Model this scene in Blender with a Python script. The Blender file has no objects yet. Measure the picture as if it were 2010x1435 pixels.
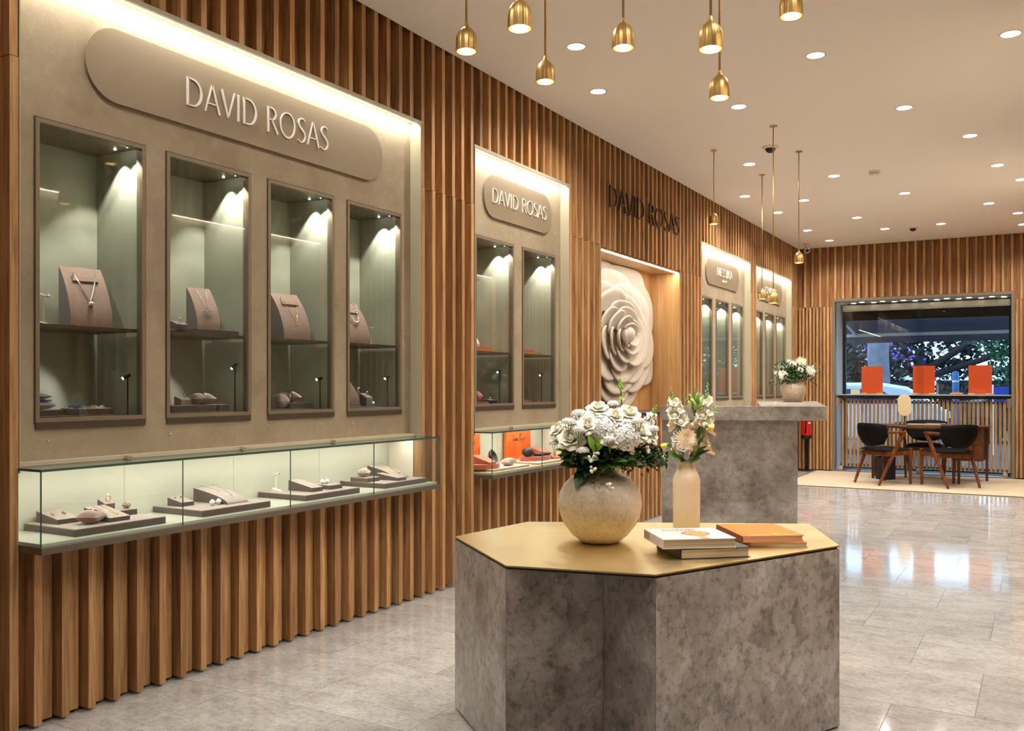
import bpy, math, random
from mathutils import Vector, Matrix, Euler

# ------------------------------------------------------------------ camera, world, exposure
S = bpy.context.scene
COL = S.collection
RND = random.Random(11)
YAW = 0.5251                      # camera turned 30 degrees towards the left wall
EYE = 1.25
cam_data = bpy.data.cameras.new('camera')
cam = bpy.data.objects.new('camera', cam_data)
COL.objects.link(cam)
cam.location = (0.0, 0.0, EYE)
cam.rotation_euler = (math.pi / 2, 0.0, YAW)
cam_data.sensor_width = 36.0
cam_data.lens = 1792.0 / 2010.0 * 36.0
cam_data.shift_y = 40.8 / 2010.0
cam_data.clip_start = 0.02
S.camera = cam

S.view_settings.view_transform = 'Standard'
S.view_settings.look = 'None'
S.view_settings.gamma = 1.0
S.view_settings.use_curve_mapping = False
S.view_settings.exposure = 0.6
S.cycles.use_denoising = True
S.cycles.use_adaptive_sampling = True
S.cycles.adaptive_threshold = 0.08
S.cycles.adaptive_min_samples = 16
S.cycles.max_bounces = 5
S.cycles.diffuse_bounces = 3
S.cycles.glossy_bounces = 3
S.cycles.transmission_bounces = 3
S.cycles.transparent_max_bounces = 24
S.cycles.caustics_reflective = True
S.cycles.caustics_refractive = False
S.cycles.sample_clamp_indirect = 4.0

DOWN_W = 56.0        # each ceiling downlight
PEND_W = 10.0         # each pendant
STRIP_W = 2.4       # led strip, per metre
VITR_W = 7.5         # each vitrine spot
CASE_W = 1.1         # display case strip, per metre
SKY_STRENGTH = 3.0
WARM = (1.0, 0.94, 0.86)
NEUT = (1.0, 0.93, 0.80)
LEDC = (1.0, 0.965, 0.89)

world = bpy.data.worlds.new('dusk_sky')
S.world = world
world.use_nodes = True
wn = world.node_tree
wn.nodes['Background'].inputs[0].default_value = (0.50, 0.72, 1.0, 1.0)      # even, clear dusk sky
wn.nodes['Background'].inputs[1].default_value = SKY_STRENGTH

def lamp(name, kind, loc, energy, color=WARM, rot=(0, 0, 0), radius=0.03, spot=None, blend=0.5, size=None):
    d = bpy.data.lights.new(name, kind)
    d.energy = energy
    d.color = color
    if kind == 'SPOT':
        d.spot_size = math.radians(spot or 90)
        d.spot_blend = blend
        d.shadow_soft_size = radius
    elif kind == 'POINT':
        d.shadow_soft_size = radius
    elif kind == 'AREA':
        d.shape = 'RECTANGLE'
        d.size, d.size_y = size
    o = bpy.data.objects.new(name, d)
    COL.objects.link(o)
    o.location = loc
    o.rotation_euler = rot
    return o

# ------------------------------------------------------------------ main dimensions (metres)
D = 3.166            # left wall slat fronts stand at x = -D
XB = -3.221          # backing board behind the slats
XP = -3.241          # plaster display panels
XR = 0.26            # right wall slat fronts
YB = 14.064          # back wall slat fronts
YF = -3.0            # wall behind the camera
H = 3.312            # ceiling
ZSTEP = 2.428        # joint between lower and upper slats
ZREC = 2.812         # top of the display recesses
ZNICHE = 2.403
PITCH = 0.10885

# ------------------------------------------------------------------ helpers
def srgb(r, g, b):
    def f(v):
        v /= 255.0
        return v / 12.92 if v <= 0.04045 else ((v + 0.055) / 1.055) ** 2.4
    return (f(r), f(g), f(b), 1.0)

class MB:
    """collects polygons, then links them as one mesh object"""
    def __init__(self):
        self.v, self.f, self.m, self.M = [], [], [], None
    def add(self, vs, fs, mi=0):
        o = len(self.v)
        if self.M is not None:
            vs = [tuple(self.M @ Vector(p)) for p in vs]
        self.v += vs
        self.f += [tuple(i + o for i in q) for q in fs]
        self.m += [mi] * len(fs)
    def box(self, x0, x1, y0, y1, z0, z1, mi=0, edge=None, axis=None):
        vs = [(x0, y0, z0), (x1, y0, z0), (x1, y1, z0), (x0, y1, z0), (x0, y0, z1), (x1, y0, z1), (x1, y1, z1), (x0, y1, z1)]
        fs = [(0, 3, 2, 1), (4, 5, 6, 7), (0, 1, 5, 4), (1, 2, 6, 5), (2, 3, 7, 6), (3, 0, 4, 7)]
        if edge is None:
            self.add(vs, fs, mi)
        else:
            ax = {'z': (0, 1), 'y': (2, 4), 'x': (3, 5)}[axis]
            self.add(vs, [fs[i] for i in ax], mi)
            self.add(vs, [fs[i] for i in range(6) if i not in ax], edge)
        return self
    def prism(self, poly, z0, z1, mi=0):
        n = len(poly)
        vs = [(p[0], p[1], z0) for p in poly] + [(p[0], p[1], z1) for p in poly]
        fs = [tuple(reversed(range(n))), tuple(range(n, 2 * n))] + [(i, (i + 1) % n, n + (i + 1) % n, n + i) for i in range(n)]
        self.add(vs, fs, mi)
        return self
    def prism_x(self, poly, x0, x1, mi=0):
        n = len(poly)                     # poly in (y, z), counter-clockwise seen from +x
        vs = [(x0, p[0], p[1]) for p in poly] + [(x1, p[0], p[1]) for p in poly]
        fs = [tuple(reversed(range(n))), tuple(range(n, 2 * n))] + [(i, (i + 1) % n, n + (i + 1) % n, n + i) for i in range(n)]
        self.add(vs, fs, mi)
        return self
    def lathe(self, prof, n=24, c=(0, 0, 0), mi=0, flute=0, fdepth=0.0):
        vs, fs = [], []
        for (r, z) in prof:
            for k in range(n):
                a = 2 * math.pi * k / n
                rr = r * (1 + (fdepth * math.cos(flute * a) if flute else 0))
                vs.append((c[0] + rr * math.cos(a), c[1] + rr * math.sin(a), c[2] + z))
        for j in range(len(prof) - 1):
            for k in range(n):
                k2 = (k + 1) % n
                fs.append((j * n + k, j * n + k2, (j + 1) * n + k2, (j + 1) * n + k))
        self.add(vs, fs, mi)
        return self
    def tube(self, pts, r, n=8, mi=0, caps=True):
        pts = [Vector(p) for p in pts]
        rs = r if isinstance(r, (list, tuple)) else [r] * len(pts)
        vs, fs = [], []
        up = Vector((0, 0, 1))
        prev = None
        for i, p in enumerate(pts):
            t = (pts[min(i + 1, len(pts) - 1)] - pts[max(i - 1, 0)]).normalized()
            if prev is None:
                a = t.cross(up)
                if a.length < 1e-3:
                    a = t.cross(Vector((1, 0, 0)))
            else:
                a = prev - t * prev.dot(t)
            a.normalize()
            prev = a
            b = t.cross(a)
            for k in range(n):
                q = 2 * math.pi * k / n
                vs.append(tuple(p + (a * math.cos(q) + b * math.sin(q)) * rs[i]))
        for i in range(len(pts) - 1):
            for k in range(n):
                k2 = (k + 1) % n
                fs.append((i * n + k, i * n + k2, (i + 1) * n + k2, (i + 1) * n + k))
        if caps:
            fs.append(tuple(reversed(range(n))))
            fs.append(tuple(range((len(pts) - 1) * n, len(pts) * n)))
        self.add(vs, fs, mi)
        return self
    def beam(self, p, q, w0, h0, w1=None, h1=None, side=(1, 0, 0), mi=0):
        """tapered rectangular bar from p to q; w along 'side'"""
        p, q = Vector(p), Vector(q)
        w1 = w0 if w1 is None else w1
        h1 = h0 if h1 is None else h1
        t = (q - p).normalized()
        a = Vector(side)
        a = (a - t * a.dot(t)).normalized()
        b = t.cross(a)
        vs = []
        for (c, w, h) in ((p, w0, h0), (q, w1, h1)):
            for sx, sy in ((-1, -1), (1, -1), (1, 1), (-1, 1)):
                vs.append(tuple(c + a * (w / 2 * sx) + b * (h / 2 * sy)))
        self.add(vs, [(3, 2, 1, 0), (4, 5, 6, 7), (0, 1, 5, 4), (1, 2, 6, 5), (2, 3, 7, 6), (3, 0, 4, 7)], mi)
        return self
    def grid(self, nu, nv, fn, mi=0, wrap=False):
        vs = [tuple(fn(i / nu if wrap else i / (nu - 1), j / (nv - 1))) for j in range(nv) for i in range(nu)]
        fs = []
        for j in range(nv - 1):
            for i in range(nu if wrap else nu - 1):
                i2 = (i + 1) % nu
                fs.append((j * nu + i, j * nu + i2, (j + 1) * nu + i2, (j + 1) * nu + i))
        self.add(vs, fs, mi)
        return self
    def ball(self, c, r, nu=12, nv=8, mi=0):
        rx, ry, rz = r if isinstance(r, (tuple, list)) else (r, r, r)
        return self.grid(nu, nv, lambda u, v: (c[0] + rx * math.sin(math.pi * v) * math.cos(2 * math.pi * u), c[1] + ry * math.sin(math.pi * v) * math.sin(2 * math.pi * u), c[2] - rz * math.cos(math.pi * v)), mi, wrap=True)
    def mesh(self, name, mats):
        me = bpy.data.meshes.new(name)
        me.from_pydata(self.v, [], self.f)
        for m in (mats if isinstance(mats, (list, tuple)) else [mats]):
            me.materials.append(m)
        me.polygons.foreach_set('material_index', self.m)
        return me
    def build(self, name, mats, parent=None, smooth=False, loc=None, bevel=0.0, solid=0.0, sub=0, angle=None):
        me = self.mesh(name, mats)
        if smooth:
            me.polygons.foreach_set('use_smooth', [True] * len(me.polygons))
            if angle:
                me.set_sharp_from_angle(angle=math.radians(angle))
        me.update()
        o = bpy.data.objects.new(name, me)
        COL.objects.link(o)
        if parent is not None:
            o.parent = parent
        if loc is not None:
            o.location = loc
        if solid:
            q = o.modifiers.new('thickness', 'SOLIDIFY')
            q.thickness = solid
            q.offset = 0.0
        if bevel:
            q = o.modifiers.new('soft_edges', 'BEVEL')
            q.width = bevel
            q.segments = 2
            q.limit_method = 'ANGLE'
        if sub:
            q = o.modifiers.new('smooth', 'SUBSURF')
            q.levels = sub
            q.render_levels = sub
        return o

def tag(o, label, cat, group=None):
    o['label'] = label
    o['category'] = cat
    if group:
        o['group'] = group
    return o

def thing(name, label, cat, loc=(0, 0, 0), rotz=0.0, group=None):
    o = bpy.data.objects.new(name, None)
    COL.objects.link(o)
    o.empty_display_size = 0.05
    o.location = loc
    o.rotation_euler = (0, 0, rotz)
    return tag(o, label, cat, group)

def structure(o):
    o['kind'] = 'structure'
    return o

def stuff(o):
    o['kind'] = 'stuff'
    return o

def link_copy(o, parent=None, loc=None):
    c = o.copy()
    COL.objects.link(c)
    if parent is not None:
        c.parent = parent
    if loc is not None:
        c.location = loc
    return c

def copy_tree(o, label, parent=None, loc=None, rotz=None):
    c = o.copy()
    COL.objects.link(c)
    c.parent = parent
    if loc is not None:
        c.location = loc
    if rotz is not None:
        c.rotation_euler = (0, 0, rotz)
    if label:
        c['label'] = label
    for ch in list(o.children):
        copy_tree(ch, None, c)
    return c

def holed(mb, a0, a1, b0, b1, holes, put, t0, t1, mi=0, edge=None):
    """slab with rectangular openings; put(a, b, t) -> xyz, t0 = front, t1 = back"""
    A = sorted({a0, a1, *[h[0] for h in holes], *[h[1] for h in holes]})
    B = sorted({b0, b1, *[h[2] for h in holes], *[h[3] for h in holes]})
    A = [a for a in A if a0 <= a <= a1]
    B = [b for b in B if b0 <= b <= b1]
    solid = {}
    for i in range(len(A) - 1):
        for j in range(len(B) - 1):
            ca, cb = (A[i] + A[i + 1]) / 2, (B[j] + B[j + 1]) / 2
            solid[i, j] = not any(h[0] < ca < h[1] and h[2] < cb < h[3] for h in holes)
    ids, vs = {}, []
    def vid(i, j, k):
        if (i, j, k) not in ids:
            ids[i, j, k] = len(vs)
            vs.append(put(A[i], B[j], t0 if k == 0 else t1))
        return ids[i, j, k]
    fs, fe = [], []
    for (i, j), s in solid.items():
        if not s:
            continue
        fs.append((vid(i, j, 0), vid(i + 1, j, 0), vid(i + 1, j + 1, 0), vid(i, j + 1, 0)))
        fs.append((vid(i, j, 1), vid(i, j + 1, 1), vid(i + 1, j + 1, 1), vid(i + 1, j, 1)))
        for (di, dj, p, q) in ((-1, 0, (i, j), (i, j + 1)), (1, 0, (i + 1, j), (i + 1, j + 1)), (0, -1, (i, j), (i + 1, j)), (0, 1, (i, j + 1), (i + 1, j + 1))):
            if not solid.get((i + di, j + dj), False):
                fe.append((vid(*p, 0), vid(*q, 0), vid(*q, 1), vid(*p, 1)))
    n = len(mb.v)
    mb.add(vs, fs, mi)
    mb.f += [tuple(k + n for k in q) for q in fe]
    mb.m += [mi if edge is None else edge] * len(fe)

# ------------------------------------------------------------------ materials
MAT = {}
def new_mat(name):
    m = bpy.data.materials.new(name)
    m.use_nodes = True
    nt = m.node_tree
    return m, nt, nt.nodes['Principled BSDF']

def plain(name, col, rough=0.5, metal=0.0, spec=0.5, coat=0.0, sheen=0.0, noise=0.0, nscale=40.0, bump=0.0):
    m, nt, p = new_mat(name)
    p.inputs['Base Color'].default_value = col
    p.inputs['Roughness'].default_value = rough
    p.inputs['Metallic'].default_value = metal
    p.inputs['Specular IOR Level'].default_value = spec
    p.inputs['Coat Weight'].default_value = coat
    p.inputs['Sheen Weight'].default_value = sheen
    if noise or bump:
        tc = nt.nodes.new('ShaderNodeTexCoord')
        nz = nt.nodes.new('ShaderNodeTexNoise')
        nz.inputs['Scale'].default_value = nscale
        nz.inputs['Detail'].default_value = 4.0
        nt.links.new(tc.outputs['Object'], nz.inputs['Vector'])
        if noise:
            rp = nt.nodes.new('ShaderNodeMapRange')
            rp.inputs['From Min'].default_value = 0.3
            rp.inputs['From Max'].default_value = 0.7
            rp.inputs['To Min'].default_value = 1.0 - noise
            rp.inputs['To Max'].default_value = 1.0 + noise
            mx = nt.nodes.new('ShaderNodeVectorMath')
            mx.operation = 'SCALE'
            mx.inputs[0].default_value = col[:3]
            nt.links.new(nz.outputs['Fac'], rp.inputs['Value'])
            nt.links.new(rp.outputs['Result'], mx.inputs['Scale'])
            nt.links.new(mx.outputs['Vector'], p.inputs['Base Color'])
        if bump:
            bp = nt.nodes.new('ShaderNodeBump')
            bp.inputs['Strength'].default_value = bump
            bp.inputs['Distance'].default_value = 0.01
            nt.links.new(nz.outputs['Fac'], bp.inputs['Height'])
            nt.links.new(bp.outputs['Normal'], p.inputs['Normal'])
    MAT[name] = m
    return m

def ramp(nt, stops):
    r = nt.nodes.new('ShaderNodeValToRGB')
    e = r.color_ramp.elements
    e[0].position, e[0].color = stops[0]
    e[1].position, e[1].color = stops[-1]
    for (p, c) in stops[1:-1]:
        k = e.new(p)
        k.color = c
    return r

def coords(nt, scale, seed=37.0):
    """object coordinates shifted by a random amount per object"""
    tc = nt.nodes.new('ShaderNodeTexCoord')
    oi = nt.nodes.new('ShaderNodeObjectInfo')
    ml = nt.nodes.new('ShaderNodeMath')
    ml.operation = 'MULTIPLY'
    ml.inputs[1].default_value = seed
    nt.links.new(oi.outputs['Random'], ml.inputs[0])
    av = nt.nodes.new('ShaderNodeVectorMath')
    av.operation = 'ADD'
    nt.links.new(tc.outputs['Object'], av.inputs[0])
    nt.links.new(ml.outputs[0], av.inputs[1])
    mp = nt.nodes.new('ShaderNodeMapping')
    mp.inputs['Scale'].default_value = scale
    nt.links.new(av.outputs[0], mp.inputs['Vector'])
    return mp.outputs['Vector'], oi.outputs['Random']

def noise_tex(nt, vec, scale, detail=5.0, rough=0.55, dist=0.0):
    n = nt.nodes.new('ShaderNodeTexNoise')
    n.inputs['Scale'].default_value = scale
    n.inputs['Detail'].default_value = detail
    n.inputs['Roughness'].default_value = rough
    n.inputs['Distortion'].default_value = dist
    nt.links.new(vec, n.inputs['Vector'])
    return n.outputs['Fac']

def mix_col(nt, kind, fac, a, b):
    x = nt.nodes.new('ShaderNodeMix')
    x.data_type = 'RGBA'
    x.blend_type = kind
    for sock, val in ((x.inputs['Factor'], fac), (x.inputs['A'], a), (x.inputs['B'], b)):
        if hasattr(val, 'links'):
            nt.links.new(val, sock)
        else:
            sock.default_value = val
    return x.outputs['Result']

def wood(name, dark, mid, light, rough=0.5, vary=0.22, scale=(26, 26, 1.6), spec=0.35):
    m, nt, p = new_mat(name)
    vec, rnd = coords(nt, scale)
    f1 = noise_tex(nt, vec, 1.6, 6.0, 0.6, 0.7)
    c = ramp(nt, [(0.30, dark), (0.52, mid), (0.72, light)])
    nt.links.new(f1, c.inputs['Fac'])
    vec2, _ = coords(nt, (scale[0] * 6, scale[1] * 6, scale[2] * 1.2), 11.0)
    f2 = noise_tex(nt, vec2, 1.5, 3.0)
    g = ramp(nt, [(0.35, (0.78, 0.78, 0.78, 1)), (0.6, (1, 1, 1, 1))])
    nt.links.new(f2, g.inputs['Fac'])
    c2 = mix_col(nt, 'MULTIPLY', 0.8, c.outputs['Color'], g.outputs['Color'])
    mr = nt.nodes.new('ShaderNodeMapRange')
    mr.inputs['To Min'].default_value = 1.0 - vary
    mr.inputs['To Max'].default_value = 1.0 + vary
    nt.links.new(rnd, mr.inputs['Value'])
    hs = nt.nodes.new('ShaderNodeHueSaturation')
    nt.links.new(mr.outputs['Result'], hs.inputs['Value'])
    nt.links.new(c2, hs.inputs['Color'])
    nt.links.new(hs.outputs['Color'], p.inputs['Base Color'])
    p.inputs['Roughness'].default_value = rough
    p.inputs['Specular IOR Level'].default_value = spec
    bp = nt.nodes.new('ShaderNodeBump')
    bp.inputs['Strength'].default_value = 0.12
    bp.inputs['Distance'].default_value = 0.004
    nt.links.new(f2, bp.inputs['Height'])
    nt.links.new(bp.outputs['Normal'], p.inputs['Normal'])
    MAT[name] = m
    return m

def stone(name, c_dark, c_mid, c_light, rough, scale=(1, 1, 1), patch=2.2, vein=0.25, spec=0.5, crack=None, vary=0.0, bump=0.05):
    m, nt, p = new_mat(name)
    vec, rnd = coords(nt, scale)
    f1 = noise_tex(nt, vec, patch, 7.0, 0.68, 0.15)
    c = ramp(nt, [(0.33, c_dark), (0.48, c_mid), (0.66, c_light)])
    nt.links.new(f1, c.inputs['Fac'])
    f2 = noise_tex(nt, vec, patch * 9, 5.0, 0.72, 0.2)
    g = ramp(nt, [(0.34, (1 - vein, 1 - vein, 1 - vein, 1)), (0.50, (0.96, 0.96, 0.96, 1)), (0.70, (1.08, 1.08, 1.08, 1))])
    nt.links.new(f2, g.inputs['Fac'])
    colr = mix_col(nt, 'MULTIPLY', 1.0, c.outputs['Color'], g.outputs['Color'])
    if crack:
        dv = nt.nodes.new('ShaderNodeTexNoise')
        dv.inputs['Scale'].default_value = patch * 2.5
        dv.inputs['Detail'].default_value = 4.0
        nt.links.new(vec, dv.inputs['Vector'])
        av = nt.nodes.new('ShaderNodeVectorMath')
        av.operation = 'MULTIPLY_ADD'
        nt.links.new(dv.outputs['Color'], av.inputs[0])
        av.inputs[1].default_value = (0.35, 0.35, 0.35)
        nt.links.new(vec, av.inputs[2])
        vo = nt.nodes.new('ShaderNodeTexVoronoi')
        vo.inputs['Scale'].default_value = patch * 2.4
        vo.inputs['Randomness'].default_value = 1.0
        nt.links.new(av.outputs[0], vo.inputs['Vector'])
        vr = ramp(nt, [(0.0, (1 - crack, 1 - crack, 1 - crack, 1)), (1.0, (1 + crack, 1 + crack, 1 + crack * 0.9, 1))])
        sp = nt.nodes.new('ShaderNodeSeparateColor')
        nt.links.new(vo.outputs['Color'], sp.inputs['Color'])
        nt.links.new(sp.outputs['Red'], vr.inputs['Fac'])
        colr = mix_col(nt, 'MULTIPLY', 1.0, colr, vr.outputs['Color'])
    if vary:
        mr = nt.nodes.new('ShaderNodeMapRange')
        mr.inputs['To Min'].default_value = 1.0 - vary
        mr.inputs['To Max'].default_value = 1.0 + vary
        nt.links.new(rnd, mr.inputs['Value'])
        hs = nt.nodes.new('ShaderNodeHueSaturation')
        nt.links.new(mr.outputs['Result'], hs.inputs['Value'])
        nt.links.new(colr, hs.inputs['Color'])
        colr = hs.outputs['Color']
    nt.links.new(colr, p.inputs['Base Color'])
    p.inputs['Roughness'].default_value = rough
    p.inputs['Specular IOR Level'].default_value = spec
    if bump:
        bp = nt.nodes.new('ShaderNodeBump')
        bp.inputs['Strength'].default_value = bump
        bp.inputs['Distance'].default_value = 0.004
        nt.links.new(f2, bp.inputs['Height'])
        nt.links.new(bp.outputs['Normal'], p.inputs['Normal'])
    MAT[name] = m
    return m

def glass(name, tint=(1, 1, 1, 1), ior=1.45, rough=0.0):
    """thin sheet glass: see-through plus a Fresnel reflection"""
    m = bpy.data.materials.new(name)
    m.use_nodes = True
    nt = m.node_tree
    nt.nodes.clear()
    out = nt.nodes.new('ShaderNodeOutputMaterial')
    tr = nt.nodes.new('ShaderNodeBsdfTransparent')
    tr.inputs['Color'].default_value = tint
    gl = nt.nodes.new('ShaderNodeBsdfGlossy')
    gl.inputs['Roughness'].default_value = rough
    lw = nt.nodes.new('ShaderNodeLayerWeight')        # Schlick: f0 + (1 - f0)(1 - cos)^5
    lw.inputs['Blend'].default_value = 0.5
    pw = nt.nodes.new('ShaderNodeMath')
    pw.operation = 'POWER'
    pw.inputs[1].default_value = 5.0
    nt.links.new(lw.outputs['Facing'], pw.inputs[0])
    f0 = ((ior - 1) / (ior + 1)) ** 2
    fr = nt.nodes.new('ShaderNodeMapRange')
    fr.inputs['To Min'].default_value = f0
    fr.inputs['To Max'].default_value = 1.0
    nt.links.new(pw.outputs[0], fr.inputs['Value'])
    mx = nt.nodes.new('ShaderNodeMixShader')
    nt.links.new(fr.outputs[0], mx.inputs[0])
    nt.links.new(tr.outputs[0], mx.inputs[1])
    nt.links.new(gl.outputs[0], mx.inputs[2])
    nt.links.new(mx.outputs[0], out.inputs['Surface'])
    MAT[name] = m
    return m

def emit(name, col, strength):
    m, nt, p = new_mat(name)
    p.inputs['Base Color'].default_value = (0.8, 0.8, 0.8, 1)
    p.inputs['Emission Color'].default_value = (*col[:3], 1)
    p.inputs['Emission Strength'].default_value = strength
    MAT[name] = m
    return m

wood('oak_slat', srgb(150, 106, 62), srgb(190, 145, 97), srgb(210, 168, 120), rough=0.48)
wood('oak_backing', srgb(122, 80, 42), srgb(156, 108, 62), srgb(176, 126, 78), rough=0.55, vary=0.05)
wood('oak_light', srgb(186, 134, 80), srgb(204, 154, 98), srgb(216, 170, 116), rough=0.4, vary=0.06, scale=(9, 9, 0.9))
wood('walnut', srgb(70, 34, 14), srgb(104, 56, 25), srgb(134, 78, 38), rough=0.35, vary=0.08)
wood('walnut_dark', srgb(58, 32, 20), srgb(78, 46, 30), srgb(98, 60, 40), rough=0.35, vary=0.05)
stone('floor_stone', srgb(157, 152, 147), srgb(172, 168, 164), srgb(184, 181, 177), 0.085, scale=(2.6, 4.2, 3.0), patch=1.9, vein=0.30, vary=0.09, bump=0.0)
stone('table_stone', srgb(144, 136, 129), srgb(184, 177, 171), srgb(212, 207, 202), 0.34, scale=(1.2, 1.2, 1.2), patch=2.8, vein=0.48, crack=0.2)
stone('counter_stone', srgb(122, 113, 105), srgb(158, 149, 141), srgb(188, 180, 172), 0.2, scale=(1.2, 1.2, 1.2), patch=2.4, vein=0.32, crack=0.12)
stone('plaster', srgb(142, 126, 104), srgb(156, 140, 116), srgb(166, 150, 126), 0.7, scale=(1.2, 1.2, 1.2), patch=2.0, vein=0.03, spec=0.25, bump=0.35)
stone('paving', srgb(52, 58, 68), srgb(68, 74, 86), srgb(84, 90, 102), 0.7, scale=(1, 1, 1), patch=3.0)
plain('ceiling_paint', srgb(242, 234, 222), 0.85, spec=0.2)
plain('dark_void', srgb(26, 20, 16), 0.9)
plain('sage', srgb(176, 176, 158), 0.45, noise=0.03, nscale=6)
plain('sage_jamb', srgb(176, 168, 142), 0.45)
plain('bronze', srgb(128, 115, 94), 0.4, metal=0.25)
plain('bronze_dark', srgb(78, 68, 55), 0.4, metal=0.3)
plain('sign_plate', srgb(138, 122, 99), 0.42, metal=0.2, noise=0.03, nscale=260)
plain('letter_silver', srgb(226, 218, 208), 0.35, metal=0.2)
plain('letter_dark', srgb(92, 80, 62), 0.35, metal=0.6)
plain('shelf_brown', srgb(86, 68, 54), 0.45)
plain('velvet', srgb(146, 116, 104), 0.85, sheen=0.5, noise=0.10, nscale=60)
plain('velvet_grey', srgb(146, 130, 118), 0.85, sheen=0.5, noise=0.06, nscale=80)
plain('velvet_dark', srgb(84, 70, 62), 0.85, sheen=0.4)
plain('cream', srgb(226, 216, 196), 0.55)
plain('white_gloss', srgb(238, 236, 230), 0.3)
plain('pearl', srgb(238, 232, 222), 0.2, coat=0.6)
plain('gold', srgb(222, 172, 92), 0.22, metal=1.0)
plain('silver', srgb(214, 212, 208), 0.22, metal=1.0)
plain('gem_blue', srgb(40, 56, 130), 0.1, coat=0.8)
plain('gem_red', srgb(90, 20, 40), 0.1, coat=0.8)
plain('black_matt', srgb(24, 22, 21), 0.55)
plain('black_metal', srgb(28, 26, 25), 0.35, metal=0.5)
plain('terracotta', srgb(176, 86, 52), 0.7, sheen=0.3, noise=0.06, nscale=60)
plain('orange_card', srgb(232, 104, 26), 0.5)
plain('orange_panel', srgb(222, 78, 22), 0.42)
plain('plaster_rose', srgb(200, 187, 170), 0.75, spec=0.25)
plain('rim_green', srgb(44, 84, 76), 0.15, spec=0.8)
plain('tray_metal', srgb(126, 116, 100), 0.35, metal=0.6)
plain('mist_glass', srgb(194, 195, 178), 0.25)
glass('clear_glass', (0.84, 0.86, 0.84, 1))
glass('case_glass', (0.955, 0.975, 0.965, 1), ior=1.38)
glass('window_glass', (0.93, 0.96, 0.97, 1), ior=1.4)
emit('led_strip', (1.0, 0.95, 0.84), 14.0)
emit('led_spot', (1.0, 0.96, 0.86), 22.0)
emit('lamp_white', (1.0, 0.93, 0.80), 16.0)
emit('soffit_led', (1.0, 0.86, 0.62), 2.2)

def brass(name, col, rough, aniso=0.0, nz=0.12, nscale=(3, 3, 3)):
    m, nt, p = new_mat(name)
    p.inputs['Metallic'].default_value = 1.0
    vec, _ = coords(nt, nscale)
    f = noise_tex(nt, vec, 2.0, 6.0, 0.6, 0.4)
    lo = tuple(v * (1 - nz) for v in col[:3]) + (1,)
    c = ramp(nt, [(0.32, lo), (0.68, tuple(min(1, v * (1 + nz)) for v in col[:3]) + (1,))])
    nt.links.new(f, c.inputs['Fac'])
    nt.links.new(c.outputs['Color'], p.inputs['Base Color'])
    mr = nt.nodes.new('ShaderNodeMapRange')
    mr.inputs['To Min'].default_value = rough * 0.8
    mr.inputs['To Max'].default_value = rough * 1.25
    nt.links.new(f, mr.inputs['Value'])
    nt.links.new(mr.outputs['Result'], p.inputs['Roughness'])
    p.inputs['Anisotropic'].default_value = aniso
    MAT[name] = m
brass('brass_top', srgb(226, 204, 152), 0.34, nz=0.05)
brass('brass_lamp', srgb(206, 172, 108), 0.36, nz=0.06)
brass('brass_edge', srgb(150, 124, 72), 0.3)
# ------------------------------------------------------------------ room shell
# floor: running bond of 0.59 x 0.595 m stone tiles over a dark bed
fl = MB().box(-3.75, XR + 0.25, YF, YB + 0.75, -0.06, -0.004).build('floor', MAT['shelf_brown'])
structure(fl)
TW, TD = 0.590, 0.595
tile_mesh = {}
def tile(x0, x1, y0, y1):
    w, d = round(x1 - x0, 4), round(y1 - y0, 4)
    if (w, d) not in tile_mesh:
        g = 0.0009
        b = MB()
        b.box(g, w - g, g, d - g, -0.012, 0.0)
        tile_mesh[w, d] = b.mesh('floor_tile', MAT['floor_stone'])
    o = bpy.data.objects.new('floor_tile', tile_mesh[w, d])
    COL.objects.link(o)
    o.parent = fl
    o.location = (x0, y0, RND.uniform(-0.0003, 0.0003))
row = 0
y = 3.860 - 12 * TD
while y < YB + 0.1:
    off = -0.216 if row % 2 == 0 else -0.509
    x = off - 6 * TW
    while x < XR + 0.1:
        x0, x1 = max(x, -3.45), min(x + TW, XR + 0.14)
        y0, y1 = max(y, YF), min(y + TD, YB + 0.02)
        if x1 - x0 > 0.03 and y1 - y0 > 0.03:
            tile(x0, x1, y0, y1)
        x += TW
    y += TD
    row += 1

structure(MB().box(-D + 0.003, XR + 0.25, YF - 0.1, YB - 0.004, H, H + 0.16).build('ceiling', MAT['ceiling_paint']))
structure(MB().box(-3.75, XR + 0.25, YF - 0.1, YF, -0.06, H + 0.18).build('wall_front', MAT['oak_backing']))

# ---- left wall: backing board with openings for the display bays and the niche
BAY1, BAY2, BAY3, BAY4 = (1.943, 4.394), (4.985, 6.350), (9.546, 11.462), (11.722, 13.644)
NICHE = (6.934, 8.853)
ZBASE = 0.66
holes = [(*b, ZBASE, ZREC) for b in (BAY1, BAY2, BAY3, BAY4)] + [(*NICHE, 1.0, ZNICHE)]
mb = MB()
holed(mb, YF, YB + 0.1, 0.012, H + 0.14, holes, lambda a, b, t: (t, a, b), XB, XB - 0.06)
WL = structure(mb.build('wall_left', MAT['oak_backing']))
structure(MB().box(-3.75, -3.70, YF, YB + 0.2, 0, H + 0.18).build('wall_left_outer', MAT['dark_void']))
structure(MB().box(XB - 0.06, XB - 0.02, YF, YB, -0.004, 0.012).build('baseboard_left', MAT['dark_void']))

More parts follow.
